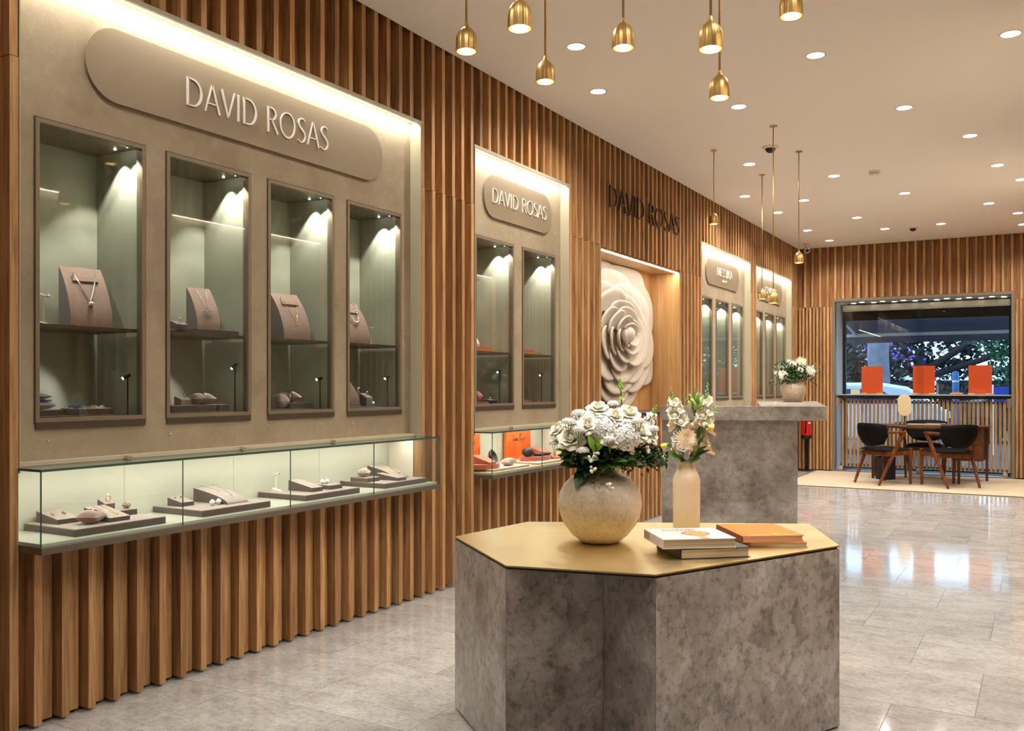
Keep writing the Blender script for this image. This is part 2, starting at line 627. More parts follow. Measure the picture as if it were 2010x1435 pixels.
slat_mesh = {}
def slat(parent, x0, y, z0, z1, w=0.031, dep=0.055, along='y'):
    """one vertical batten; (x0, y) is its front near corner"""
    key = (round(w, 4), round(dep, 4), round(z1 - z0, 4), along)
    if key not in slat_mesh:
        b = MB()
        if along == 'y':
            b.box(-dep, 0, 0, w, 0, z1 - z0)
        elif along == '-y':
            b.box(0, dep, 0, w, 0, z1 - z0)
        else:
            b.box(0, w, 0, dep, 0, z1 - z0)
        slat_mesh[key] = b.mesh('slat', MAT['oak_slat'])
    o = bpy.data.objects.new('slat', slat_mesh[key])
    COL.objects.link(o)
    o.parent = parent
    o.location = (x0, y, z0)
    return o

def inside(y, w, b):
    return y + w > b[0] + 0.004 and y < b[1] - 0.004
for k in range(-14, 111):
    y = 2.001 + PITCH * k
    if k == -1:
        y = 1.908
    jig = RND.uniform(-0.0015, 0.0015)
    bay = next((b for b in (BAY1, BAY2, BAY3, BAY4) if inside(y, 0.031, b)), None)
    if bay:
        slat(WL, -D + jig, y, ZREC + 0.004, H + 0.12)
        slat(WL, -D + jig, y, 0.012, ZBASE - 0.006)
        if bay is BAY1:
            slat(WL, -3.206, y + 0.048, 0.012, ZBASE - 0.006, w=0.046, dep=0.015)
    elif inside(y, 0.031, NICHE):
        slat(WL, -D + jig, y, ZNICHE + 0.012, H + 0.12)
        slat(WL, -D + jig, y, 0.012, 0.985)
    else:
        slat(WL, -D + jig, y, ZSTEP + 0.002, H + 0.12)
        slat(WL, -D + 0.003 + jig, y, 0.012, ZSTEP - 0.001, w=0.032, dep=0.058)

structure(MB().box(-3.75, -D + 0.002, YF, YB + 0.2, H + 0.14, H + 0.18).build('ceiling_slot_left', MAT['dark_void']))
structure(MB().box(-D + 0.002, XR + 0.25, YB - 0.004, YB + 0.2, H + 0.14, H + 0.18).build('ceiling_slot_back', MAT['dark_void']))
# ---- right wall (behind the lens, seen only in reflections): board, battens, three lit panels
RB = [(2.4, 4.6), (5.6, 7.6), (9.0, 11.2)]
mb = MB()
holed(mb, YF, YB + 0.1, 0.0, H, [(a, b, 0.9, ZREC) for a, b in RB], lambda a, b, t: (t, a, b), XR + 0.055, XR + 0.12)
WR = structure(mb.build('wall_right', MAT['oak_backing']))
mb = MB()
k = 0
y = YF + 0.05
while y < YB - 0.04:
    if not any(inside(y, 0.031, b) for b in RB):
        mb.box(XR, XR + 0.055, y, y + 0.031, 0.012, H)
    else:
        mb.box(XR, XR + 0.055, y, y + 0.031, ZREC, H)
        mb.box(XR, XR + 0.055, y, y + 0.031, 0.012, 0.9)
    y += PITCH
stuff(mb.build('slat', MAT['oak_slat'], WR))
for a, b in RB:
    MB().box(XR + 0.075, XR + 0.10, a, b, 0.9, ZREC).build('panel', MAT['plaster'], WR)
    MB().box(XR + 0.05, XR + 0.062, a + 0.02, b - 0.02, ZREC - 0.012, ZREC - 0.004).build('light_strip', MAT['led_strip'], WR)
    lamp('strip_light', 'AREA', (XR + 0.055, (a + b) / 2, ZREC - 0.02), 14.0 * (b - a), LEDC, (0, math.radians(-35), 0), size=(0.015, b - a - 0.1))

# ------------------------------------------------------------------ lettering
def arc(cx, cy, rx, ry, a0, a1, n=10):
    return [(cx + rx * math.cos(math.radians(a0 + (a1 - a0) * i / n)), cy + ry * math.sin(math.radians(a0 + (a1 - a0) * i / n))) for i in range(n + 1)]
def curve(pts, n=5):
    out = []
    for i in range(len(pts) - 1):
        p0, p1, p2, p3 = pts[max(i - 1, 0)], pts[i], pts[i + 1], pts[min(i + 2, len(pts) - 1)]
        for k in range(n):
            t = k / n
            out.append(tuple(0.5 * (2 * p1[j] + (p2[j] - p0[j]) * t + (2 * p0[j] - 5 * p1[j] + 4 * p2[j] - p3[j]) * t * t + (3 * p1[j] - p0[j] - 3 * p2[j] + p3[j]) * t ** 3) for j in (0, 1)))
    return out + [pts[-1]]
TK, TN = 0.100, 0.052
GLYPH = {   # advance, [(points, start width, middle width, end width)]
    'D': (0.80, [([(0.08, 0), (0.08, 1)], TK, TK * 0.85, TK), ([(0.08, 0.97)] + arc(0.28, 0.5, 0.42, 0.47, 90, -90, 14) + [(0.08, 0.03)], TN, TK * 1.05, TN)]),
    'A': (0.72, [([(0.02, 0), (0.345, 1)], TN * 1.1, TN, TN), ([(0.70, 0), (0.345, 1)], TK * 1.1, TK, TK * 0.8), ([(0.14, 0.32), (0.58, 0.32)], TN, TN, TN)]),
    'V': (0.68, [([(0.02, 1), (0.34, 0)], TK * 1.1, TK, TK * 0.8), ([(0.66, 1), (0.34, 0)], TN * 1.2, TN, TN)]),
    'I': (0.26, [([(0.10, 0), (0.10, 1)], TK * 1.1, TK * 0.85, TK * 1.1)]),
    'R': (0.66, [([(0.08, 0), (0.08, 1)], TK, TK * 0.85, TK), ([(0.08, 0.97), (0.22, 0.97)] + arc(0.24, 0.74, 0.25, 0.23, 90, -90, 10) + [(0.08, 0.51)], TN, TK, TN), ([(0.26, 0.52), (0.60, 0)], TK * 0.8, TK, TK * 1.1)]),
    'O': (0.92, [(arc(0.44, 0.5, 0.41, 0.49, 90, 450, 28), TN, TK * 0.9, TN)]),
    'S': (0.56, [(curve([(0.47, 0.90), (0.34, 0.975), (0.17, 0.93), (0.10, 0.78), (0.17, 0.63), (0.32, 0.52), (0.46, 0.38), (0.48, 0.2), (0.36, 0.05), (0.2, 0.02), (0.05, 0.09)], 4), TN, TK, TN)]),
    'M': (0.80, [([(0.08, 0), (0.10, 1)], TK, TK, TK), ([(0.10, 1), (0.40, 0.1)], TK, TK, TK), ([(0.40, 0.1), (0.70, 1)], TK, TK, TK), ([(0.70, 1), (0.72, 0)], TK, TK, TK)]),
    'E': (0.50, [([(0.08, 0), (0.08, 1)], TK, TK, TK), ([(0.08, 0.955), (0.46, 0.955)], 0.09, 0.09, 0.09), ([(0.08, 0.5), (0.42, 0.5)], 0.09, 0.09, 0.09), ([(0.08, 0.045), (0.46, 0.045)], 0.09, 0.09, 0.09)]),
    'K': (0.62, [([(0.08, 0), (0.08, 1)], TK, TK, TK), ([(0.52, 1), (0.12, 0.45)], TK, TK, TK), ([(0.22, 0.56), (0.58, 0)], TK, TK, TK)]),
    'C': (0.72, [(arc(0.42, 0.5, 0.36, 0.46, 50, 310, 20), TK, TK, TK)]),
    'H': (0.72, [([(0.08, 0), (0.08, 1)], TK, TK, TK), ([(0.62, 0), (0.62, 1)], TK, TK, TK), ([(0.08, 0.5), (0.62, 0.5)], 0.09, 0.09, 0.09)]),
    'N': (0.74, [([(0.08, 0), (0.08, 1)], TK, TK, TK), ([(0.08, 1), (0.64, 0)], TK, TK, TK), ([(0.64, 0), (0.64, 1)], TK, TK, TK)]),
    'L': (0.48, [([(0.08, 0), (0.08, 1)], TK, TK, TK), ([(0.08, 0.045), (0.44, 0.045)], 0.09, 0.09, 0.09)]),
    'P': (0.58, [([(0.08, 0), (0.08, 1)], TK, TK, TK), ([(0.08, 0.96), (0.24, 0.96)] + arc(0.26, 0.73, 0.24, 0.23, 90, -90, 10) + [(0.08, 0.5)], 0.09, TK, 0.09)]),
    'T': (0.60, [([(0.30, 0), (0.30, 1)], TK, TK, TK), ([(0.0, 0.955), (0.60, 0.955)], 0.09, 0.09, 0.09)]),
    'J': (0.42, [([(0.30, 1), (0.30, 0.2)] + arc(0.14, 0.2, 0.16, 0.17, 0, -150, 8), TK, TK, 0.08)]),
    'U': (0.70, [([(0.08, 1), (0.08, 0.35)] + arc(0.34, 0.32, 0.26, 0.29, 180, 360, 12) + [(0.60, 1)], TK, TK, TK)]),
    ' ': (0.36, []),
}
def stroke(mb, pts, ws, put, t, bold=1.0):
    """ribbon along 2-D points extruded from 0 to t; put(a, b, t) -> xyz"""
    n = len(pts)
    L, Rr = [], []
    for i, p in enumerate(pts):
        a, b = pts[max(i - 1, 0)], pts[min(i + 1, n - 1)]
        dx, dy = b[0] - a[0], b[1] - a[1]
        l = math.hypot(dx, dy) or 1
        s = i / (n - 1)
        w = (ws[0] + (ws[1] - ws[0]) * s * 2 if s < 0.5 else ws[1] + (ws[2] - ws[1]) * (s * 2 - 1)) * 0.5 * bold
        L.append((p[0] - dy / l * w, p[1] + dx / l * w))
        Rr.append((p[0] + dy / l * w, p[1] - dx / l * w))
    vs, fs = [], []
    for tt in (0, t):
        for i in range(n):
            vs.append(put(L[i][0], L[i][1], tt))
            vs.append(put(Rr[i][0], Rr[i][1], tt))
    m = 2 * n
    for i in range(n - 1):
        a, b, c, d = 2 * i, 2 * i + 1, 2 * i + 3, 2 * i + 2
        fs += [(a, b, c, d), (m + a, m + d, m + c, m + b), (a, d, m + d, m + a), (b, m + b, m + c, c)]
    fs += [(0, m, m + 1, 1), (m - 2, m - 1, 2 * m - 1, 2 * m - 2)]
    mb.add(vs, fs)
def text_width(s):
    return sum(GLYPH[ch][0] + 0.06 for ch in s) - 0.06
def write(parent, s, a0, a1, b0, h, put, t, mat, bold=1.0, name='letter'):
    """letters of text s between a0 and a1, cap height h from b0"""
    k = (a1 - a0) / text_width(s)
    a = a0
    for ch in s:
        adv, strokes = GLYPH[ch]
        if strokes:
            mb = MB()
            for pts, w0, w1, w2 in strokes:
                q = [(a + p[0] * k, b0 + p[1] * h) for p in pts]
                stroke(mb, q, (w0 * h, w1 * h, w2 * h), put, t, bold)
            mb.build(name, mat, parent)
        a += (adv + 0.06) * k

def rounded(a0, a1, b0, b1, r, n=8):
    pts = []
    for (ca, cb, s) in ((a1 - r, b0 + r, -90), (a1 - r, b1 - r, 0), (a0 + r, b1 - r, 90), (a0 + r, b0 + r, 180)):
        for i in range(n + 1):
            q = math.radians(s + 90 * i / n)
            pts.append((ca + r * math.cos(q), cb + r * math.sin(q)))
    return pts

# ------------------------------------------------------------------ display bays on the left wall
ZV0, ZV1 = 1.089, 2.254          # vitrine openings
VDEP = 0.307
def vitrine(parent, y0, y1, shelf=True, spots=2):
    f = 0.016
    xi, xb = XP - 0.004, XP - VDEP
    b = MB()                       # open liner box: back, sides, top, bottom as thin boards
    b.box(xb - 0.01, xb, y0, y1, ZV0, ZV1)
    b.box(xb, xi - 0.03, y0 - 0.008, y0 + 0.004, ZV0, ZV1)
    b.box(xb, xi - 0.03, y1 - 0.004, y1 + 0.008, ZV0, ZV1)
    liner = b.build('vitrine', MAT['sage'], parent)
    MB().box(xb, xi - 0.012, y0, y1, ZV1 - 0.008, ZV1 + 0.004).build('vitrine_top', MAT['bronze'], liner)
    MB().box(xb, xi - 0.012, y0, y1, ZV0 + 0.012, ZV0 + 0.034).build('vitrine_floor', MAT['shelf_brown'], liner)
    fr = MB()
    holed(fr, y0, y1, ZV0 + 0.026, ZV1, [(y0 + f, y1 - f, ZV0 + 0.026 + f, ZV1 - f)], lambda a, c, t: (t, a, c), XP + 0.006, XP - 0.03)
    fo = fr.build('frame', MAT['bronze'], liner)
    ri = MB()
    holed(ri, y0 - 0.004, y1 + 0.004, ZV0 + 0.02, ZV1 + 0.004, [(y0 + 0.003, y1 - 0.003, ZV0 + 0.03, ZV1 - 0.003)], lambda a, c, t: (t, a, c), XP + 0.003, XP - 0.01)
    ri.build('frame_rim', MAT['bronze_dark'], liner)
    MB().box(XP - 0.012, XP + 0.007, y0, y1, ZV0, ZV0 + 0.026).build('hinge_rail', MAT['bronze_dark'], liner)
    MB().box(XP - 0.012, XP - 0.006, y0 + f - 0.004, y1 - f + 0.004, ZV0 + 0.026 + f - 0.004, ZV1 - f + 0.004, 0, 1, 'x').build('glass_pane', [MAT['clear_glass'], MAT['rim_green']], liner)
    if shelf:
        MB().box(xb, XP - 0.024, y0 + 0.006, y1 - 0.02, 1.474, 1.488).build('shelf', MAT['shelf_brown'], liner)
    xs = (XP - 0.044, XP - 0.124) if spots == 2 else (XP - 0.09,)
    for sx in xs:
        MB().lathe([(0.0, -0.002), (0.004, -0.002), (0.006, 0.002)], 10, (sx, y1 - 0.05, ZV1 - 0.01)).build('spotlight', MAT['led_spot'], liner)
        lamp('vitrine_spot', 'SPOT', (sx, y1 - 0.05, ZV1 - 0.022), VITR_W * (1.0 if spots == 2 else 1.7), LEDC, (0, 0, 0), 0.006, 84, 0.35)
    lamp('vitrine_spot', 'SPOT', (XP - 0.10, y0 + 0.06, ZV1 - 0.022), VITR_W * 0.8, LEDC, (0, 0, 0), 0.006, 84, 0.5)
    return liner

def display_bay(name, label, bay, vits, zbot, spots=2, shelf=True):
    t = thing(name, label, 'display cabinet', (0, 0, 0))
    y0, y1 = bay
    mb = MB()
    holed(mb, y0, y1, zbot, ZREC + 0.05, [(a, b, ZV0, ZV1) for a, b in vits], lambda a, b, q: (q, a, b), XP, XP - 0.03)
    mb.build('panel', MAT['plaster'], t)
    for (a, b) in ((y0 + 0.001, y0 + 0.005), (y1 - 0.005, y1 - 0.001)):
        MB().box(XP, -D + 0.001, a, b, zbot - 0.02, ZREC).build('side_jamb', MAT['sage_jamb'], t)
    MB().box(XP, -D - 0.018, y0 + 0.005, y1 - 0.005, ZREC - 0.005, ZREC - 0.001).build('soffit', MAT['sage_jamb'], t)
    MB().box(-D - 0.016, -D + 0.002, y0 - 0.004, y1 + 0.004, ZREC - 0.016, ZREC + 0.003).build('edge_profile', MAT['sage_jamb'], t)
    MB().box(-D - 0.030, -D - 0.018, y0 + 0.01, y1 - 0.01, ZREC - 0.012, ZREC - 0.005).build('light_strip', MAT['led_strip'], t)
    lamp('strip_light', 'AREA', (-D - 0.026, (y0 + y1) / 2, ZREC - 0.016), STRIP_W * (y1 - y0), LEDC, (0, math.radians(28), 0), size=(0.012, y1 - y0 - 0.04))
    for a, b in vits:
        vitrine(t, a, b, shelf, spots)
    return t

V1 = [(2.050, 2.532), (2.640, 3.120), (3.232, 3.710), (3.817, 4.298)]
V2 = [(5.103, 5.616), (5.741, 6.260)]
V3 = [(9.655, 10.145), (10.277, 10.773), (10.898, 11.378)]
V4 = [(11.835, 12.325), (12.456, 12.921), (13.034, 13.555)]
bay_a = display_bay('wall_display', 'large taupe plaster wall display with four tall glass vitrines', BAY1, V1, 0.958)
bay_b = display_bay('wall_display', 'narrow taupe wall display with two glass vitrines left of the flower relief', BAY2, V2, 0.958)
bay_c = display_bay('wall_display', 'taupe wall display with three slim vitrines right of the flower relief', BAY3, V3, ZBASE, 1, False)
bay_d = display_bay('wall_display', 'farthest taupe wall display with three slim vitrines beside the room corner', BAY4, V4, ZBASE, 1, False)
for b, bay in ((bay_a, BAY1), (bay_b, BAY2)):
    MB().box(XP - 0.03, XP + 0.042, bay[0], bay[1], 0.958, 0.972).build('ledge', MAT['sage_jamb'], b)
for y in (2.10, 2.66, 3.24, 3.86):
    MB().lathe([(0.004, 0), (0.004, 0.004), (0.0, 0.006)], 8).build('screw_cap', MAT['silver'], bay_a, loc=(XP, y, 1.045)).rotation_euler = (0, math.pi / 2, 0)

onwall = lambda a, b, t: (XP + 0.014 + t, a, b)
def plaque(label, y0, y1, z0, z1, r, words, group=None):
    t = thing('sign_plaque', label, 'sign', (0, 0, 0))
    MB().prism_x(rounded(y0, y1, z0, z1, r, 12), XP + 0.001, XP + 0.014).build('plate', MAT['sign_plate'], t)
    for (s, a0, a1, b0, h, bold) in words:
        write(t, s, a0, a1, b0, h, onwall, 0.006, MAT['letter_silver'], bold)
    return t
plaque('long taupe rounded sign plaque above the four vitrines, silver lettering', 2.250, 4.105, 2.392, 2.690, 0.145, [('DAVID ROSAS', 2.730, 3.652, 2.478, 0.124, 0.85)])
plaque('taupe rounded sign plaque above the two vitrines, silver lettering', 5.199, 6.168, 2.398, 2.690, 0.135, [('DAVID ROSAS', 5.297, 6.085, 2.500, 0.100, 0.8)])
plaque('taupe sign plaque with bold white lettering and a small second line', 9.890, 11.160, 2.405, 2.705, 0.14, [('MESSIKA', 10.28, 10.88, 2.53, 0.095, 0.85), ('PARIS', 10.48, 10.69, 2.468, 0.028, 0.8)])
plaque('farthest taupe sign plaque with bold white lettering, behind two hanging lamps', 12.06, 13.34, 2.405, 2.705, 0.14, [('CHANEL', 12.40, 13.02, 2.51, 0.095, 0.9)])

# big dark letters standing on the slats above the niche
t = thing('wall_lettering', 'dark metal capital letters fixed on the slats above the flower relief', 'sign')
write(t, 'DAVID ROSAS', 7.080, 8.815, 2.768, 0.186, lambda a, b, q: (-D + 0.004 + q, a, b), 0.016, MAT['letter_dark'], 0.62)

# ------------------------------------------------------------------ niche with the flower relief
XN = -3.484
y0, y1 = NICHE
nl = MB().box(XN - 0.02, XN, y0 - 0.02, y1 + 0.02, 0.98, ZNICHE + 0.02).build('niche_back', MAT['oak_light'], WL)
MB().box(XN, -D + 0.002, y1 - 0.006, y1 - 0.001, 1.0, ZNICHE).build('niche_side', MAT['oak_light'], WL)
MB().box(XN, -D + 0.002, y0 + 0.001, y0 + 0.006, 1.0, ZNICHE).build('niche_side', MAT['oak_light'], WL)
MB().box(XN, -D + 0.002, y0 + 0.001, y1 - 0.001, ZNICHE - 0.006, ZNICHE - 0.001).build('niche_top', MAT['oak_light'], WL)
MB().box(XN, -D + 0.010, y0 + 0.001, y1 - 0.001, 1.001, 1.010).build('niche_sill', MAT['shelf_brown'], WL)
MB().box(-D - 0.034, -D - 0.014, y0 + 0.01, y1 - 0.01, ZNICHE - 0.011, ZNICHE - 0.0065).build('light_strip', MAT['led_strip'], WL)
lamp('strip_light', 'AREA', (-D - 0.024, (y0 + y1) / 2, ZNICHE - 0.014), 2.6 * (y1 - y0), LEDC, (0, math.radians(5), 0), size=(0.018, y1 - y0 - 0.06))

relief = thing('flower_relief', 'large pale carved rose blossom relief filling the lit oak niche', 'sculpture', (XN, 7.75, 1.715))
def relief_petal(a0, r0, r1, half, base, lift, curl, seed):
    """one carved petal: a broad rounded sheet whose rim stands proud of the ring outside it"""
    rr = random.Random(seed)
    ph, skew = rr.uniform(0, 6.28), rr.uniform(0.10, 0.34)
    def fn(u, v):
        s = 2 * u - 1
        w = half * (0.55 + 0.62 * v - 0.17 * v * v)
        ang = math.radians(a0) + w * s + skew * v
        r = (r0 + (r1 - r0) * v) * (1 - 0.20 * abs(s) ** 3.0 * v + 0.025 * math.cos(3 * s + ph) * v)
        hgt = base + lift * (0.25 * v + 0.75 * v ** 2.2) + curl * v ** 8 - 0.030 * s * v * (1 - 0.4 * v) - 0.020 * s * s * v
        yy, zz = 1.0 * r * math.cos(ang), 0.655 * r * math.sin(ang)
        return (max(0.003, hgt), max(-0.795, min(1.070, yy)), max(-0.690, min(0.670, zz)))
    mb = MB()
    mb.grid(15, 10, fn)
    mb.build('petal', MAT['plaster_rose'], relief, smooth=True, solid=0.020, sub=1)
RING = [(9, 10, 0.70, 1.16, 0.52, 0.004, 0.050, -0.02), (8, 33, 0.56, 0.99, 0.56, 0.030, 0.060, -0.025), (7, 8, 0.43, 0.82, 0.60, 0.060, 0.065, -0.025),
        (6, 40, 0.32, 0.66, 0.66, 0.090, 0.070, -0.02), (6, 15, 0.22, 0.51, 0.66, 0.118, 0.072, -0.015), (5, 50, 0.14, 0.385, 0.74, 0.142, 0.075, -0.01),
        (4, 20, 0.08, 0.27, 0.86, 0.165, 0.078, 0.0), (3, 75, 0.03, 0.175, 1.05, 0.188, 0.072, 0.01)]
for q, (n, a0, r0, r1, half, base, lift, curl) in enumerate(RING):
    for i in range(n):
        k = random.Random(100 * q + i)
        relief_petal(a0 + 360.0 / n * i + k.uniform(-7, 7), r0, r1 * k.uniform(0.95, 1.06), half, base + 0.006 * (i % 2), lift, curl, 100 * q + i)
MB().ball((0.205, 0.0, 0.01), (0.078, 0.090, 0.082), 16, 10).build('bud', MAT['plaster_rose'], relief, smooth=True)

# ------------------------------------------------------------------ back wall
WX0, WX1, WZ = -2.672, -0.305, 2.536
mb = MB()
holed(mb, -3.75, XR + 0.25, 0.012, H + 0.14, [(WX0, WX1, 0.0, WZ)], lambda a, b, t: (a, t, b), YB + 0.05, YB + 0.11)
WBK = structure(mb.build('wall_back', MAT['oak_backing']))
structure(MB().box(-3.75, WX0, YB + 0.07, YB + 0.11, -0.004, 0.012).build('baseboard_back', MAT['dark_void']))
for k in range(-30, 12):
    x = -1.4425 + 0.1092 * k
    if x < -D + 0.01 or x > XR - 0.03:
        continue
    over = WX0 - 0.02 < x < WX1 - 0.01
    slat(WBK, x, YB, (WZ + 0.004) if over else ZSTEP + 0.002, H + 0.12, dep=0.05, along='x')
for (a, b) in ((-3.152, WX0 - 0.02), (WX1 + 0.01, XR - 0.03)):
    x = a
    while x < b:
        slat(WBK, x, YB - 0.003, 0.012, ZSTEP - 0.001, w=0.0285, dep=0.05, along='x')
        x += 0.0506
# window casing, reveal, inner folding glass, outer frame
win = structure(thing('window_1', 'wide shop window with dark frame and glass', 'window'))
del win['category']
mb = MB()
holed(mb, WX0, WX1, 0.0, WZ, [(WX0 + 0.040, WX1 - 0.040, -0.01, WZ - 0.040)], lambda a, b, t: (a, t, b), YB - 0.012, YB + 0.10)
mb.build('casing', MAT['bronze'], win)
plain('reveal_paint', srgb(196, 196, 200), 0.6)
MB().box(WX0 + 0.02, WX0 + 0.040, YB + 0.10, YB + 0.72, 0.0, WZ - 0.03).build('reveal', MAT['reveal_paint'], win)
MB().box(WX1 - 0.040, WX1 - 0.02, YB + 0.10, YB + 0.72, 0.0, WZ - 0.03).build('reveal', MAT['reveal_paint'], win)
so = MB().box(WX0 + 0.02, WX1 - 0.02, YB + 0.10, YB + 0.72, WZ - 0.040, WZ - 0.02).build('reveal_soffit', MAT['reveal_paint'], win)
for i in range(15):
    MB().lathe([(0.0, 0), (0.034, 0), (0.036, 0.006)], 16, (WX0 + 0.24 + 0.142 * i, YB + (0.22 if i % 2 else 0.36), WZ - 0.047)).build('soffit_light', MAT['soffit_led'], so)
MB().box(WX0 + 0.06, WX1 - 0.06, YB + 0.44, YB + 0.54, WZ - 0.155, WZ - 0.06).build('blind_housing', MAT['cream'], win, bevel=0.02)
fr = MB()
holed(fr, WX0 + 0.04, WX1 - 0.04, 0.0, WZ - 0.04, [(WX0 + 0.085, WX1 - 0.085, 0.03, 2.245)], lambda a, b, t: (a, t, b), YB + 0.60, YB + 0.66)
fr.build('outer_frame', MAT['black_metal'], win)
MB().box(WX0 + 0.08, WX1 - 0.08, YB + 0.625, YB + 0.633, 0.03, 2.25, 0, 1, 'y').build('outer_pane', [MAT['window_glass'], MAT['rim_green']], win)
xm = -1.49
for (a, b, dy) in ((WX0 + 0.045, xm + 0.05, 0.045), (xm - 0.05, WX1 - 0.045, 0.070)):
    pn = MB().box(a, b, YB + dy, YB + dy + 0.008, 0.05, WZ - 0.045, 0, 1, 'y').build('sliding_pane', [MAT['window_glass'], MAT['rim_green']], win)
    for x in (a + 0.07, b - 0.07):
        w = MB()
        w.lathe([(0.0, -0.008), (0.030, -0.008), (0.034, -0.004), (0.034, 0.004), (0.030, 0.008), (0.0, 0.008)], 20)
        w.build('roller', MAT['silver'], pn, loc=(x, YB + dy - 0.010, 0.042)).rotation_euler = (math.pi / 2, 0, 0)
    for z in (1.02,):
        MB().box(a if dy < 0.06 else b - 0.05, (a + 0.05) if dy < 0.06 else b, YB + dy - 0.008, YB + dy + 0.016, z - 0.06, z + 0.06).build('door_lock', MAT['silver'], pn)
MB().box(WX0 + 0.04, WX1 - 0.04, YB - 0.005, YB + 0.10, 0.0, 0.016).build('threshold', MAT['silver'], win)
MB().box(WX0 + 0.04, WX1 - 0.04, YB + 0.10, YB + 0.72, -0.004, 0.006).build('sill', MAT['paving'], win)

# slatted screen and shelf inside the shop window
scr = thing('slat_screen', 'low oak slat screen standing behind the glass under the window shelf', 'screen', (0, 0, 0))
x = -2.578
while x < -0.39:
    slat(scr, x, YB + 0.21, 0.055, 1.052, w=0.035, dep=0.014, along='x')
    x += 0.0546
MB().box(-2.60, -0.37, YB + 0.235, YB + 0.25, 0.07, 0.10).build('rail', MAT['black_metal'], scr)
MB().box(-2.60, -0.37, YB + 0.235, YB + 0.25, 1.00, 1.03).build('rail', MAT['black_metal'], scr)
for x in (-2.59, -1.49, -0.39):
    MB().box(x, x + 0.02, YB + 0.232, YB + 0.252, 0.0, 1.06).build('post', MAT['black_metal'], scr)
shf = thing('window_shelf', 'long glass display shelf on a black rail across the shop window', 'shelf', (0, 0, 0))
MB().box(-2.625, -0.352, YB + 0.13, YB + 0.56, 1.118, 1.130, 0, 1, 'z').build('shelf_top', [MAT['mist_glass'], MAT['mist_glass']], shf)
MB().box(-2.62, -0.36, YB + 0.16, YB + 0.19, 1.068, 1.117).build('front_rail', MAT['black_metal'], shf)
MB().box(-2.62, -0.36, YB + 0.50, YB + 0.53, 1.068, 1.117).build('back_rail', MAT['black_metal'], shf)
for n, (a, b) in (('leftmost', (-2.311, -2.016)), ('middle', (-1.605, -1.316)), ('rightmost', (-0.884, -0.591))):
    t = thing('orange_board', f'{n} of the three upright orange boards on the window shelf', 'display board', ((a + b) / 2, YB + 0.30, 1.130))
    w = b - a
    MB().box(-w / 2, w / 2, 0, 0.018, 0.012, 0.415).build('board', MAT['orange_panel'], t)
    MB().box(-w / 2 - 0.01, w / 2 + 0.03, -0.05, 0.09, 0.0, 0.012).build('foot_plate', MAT['oak_light'], t)
    for s in (-1, 1):
        MB().box(s * w * 0.38 - 0.04, s * w * 0.38 + 0.04, -0.03, -0.002, 0.012, 0.02).build('clip', MAT['white_gloss'], t)
tag(MB().box(-2.462, -2.332, YB + 0.29, YB + 0.305, 1.130, 1.207).build('white_card', MAT['cream'], bevel=0.002), 'small blank white card on the window shelf left of the orange boards', 'card')
t = thing('jewellery_box', 'low orange jewellery block with a clear cover between the right orange boards', 'box', (-1.036, YB + 0.31, 1.130))
MB().box(-0.09, 0.09, -0.06, 0.06, 0, 0.014).build('base', MAT['orange_panel'], t)
MB().box(-0.075, 0.075, -0.05, 0.05, 0.014, 0.026).build('plinth', MAT['cream'], t)
MB().box(-0.04, 0.04, -0.03, 0.03, 0.026, 0.042).build('cushion', MAT['orange_panel'], t, bevel=0.008)
MB().box(-0.065, 0.065, -0.045, 0.045, 0.0265, 0.088).build('cover', MAT['case_glass'], t)
# ------------------------------------------------------------------ ceiling fixtures
plain('white_trim', srgb(232, 222, 206), 0.5)
DL = [(-2.439, 4.987), (-2.677, 5.821), (-1.927, 6.658), (-1.213, 5.864), (-0.153, 6.080), (-0.874, 7.296), (-0.504, 8.382), (-2.340, 8.432),
      (-1.754, 9.317), (-0.350, 9.630), (-0.168, 10.413), (-2.778, 9.830), (-2.272, 10.374), (-2.699, 10.949), (-1.257, 10.531), (-0.508, 11.591),
      (-0.237, 12.412), (-1.945, 11.763), (-2.669, 12.396), (-2.587, 13.417), (-1.766, 12.783), (-1.096, 12.739), (-0.197, 13.302)]
DL_OUT = [(-2.35, 3.35), (-2.6, 1.9), (-2.3, 0.6), (-0.75, 4.55), (-0.35, 2.9), (-1.3, 1.9), (-0.3, 0.9)]
dl_proto = None
def downlight(x, y, label, k=1.0):
    global dl_proto
    if dl_proto is None:
        dl_proto = thing('ceiling_downlight', label, 'downlight', (x, y, H), 0, 'recessed ceiling downlights')
        MB().lathe([(0.052, 0.0), (0.052, -0.004), (0.062, -0.003), (0.064, 0.0)], 28).build('trim_ring', MAT['white_trim'], dl_proto, smooth=True)
        MB().lathe([(0.0, -0.003), (0.052, -0.003)], 28).build('lens', MAT['lamp_white'], dl_proto)
    else:
        copy_tree(dl_proto, label, loc=(x, y, H))
    lamp('downlight_lamp', 'SPOT', (x, y, H - 0.012), DOWN_W * k, WARM, (0, 0, 0), 0.045, 150, 0.8)
def photo_x(p):
    c, s = math.cos(YAW), math.sin(YAW)
    return (p[0] * c + p[1] * s) / (-p[0] * s + p[1] * c)
ORD = 'first second third fourth fifth sixth seventh eighth ninth tenth eleventh twelfth thirteenth fourteenth fifteenth sixteenth seventeenth eighteenth nineteenth twentieth'.split() + ['twenty-first', 'twenty-second', 'twenty-third']
for n, p in enumerate(sorted(DL, key=photo_x)):
    downlight(*p, f'round recessed ceiling downlight, {ORD[n]} from the left in the photo')
for p in DL_OUT:
    downlight(*p, 'round recessed ceiling downlight nearer the camera, outside the view', 0.65 if p[1] > 2.5 else 0.5)

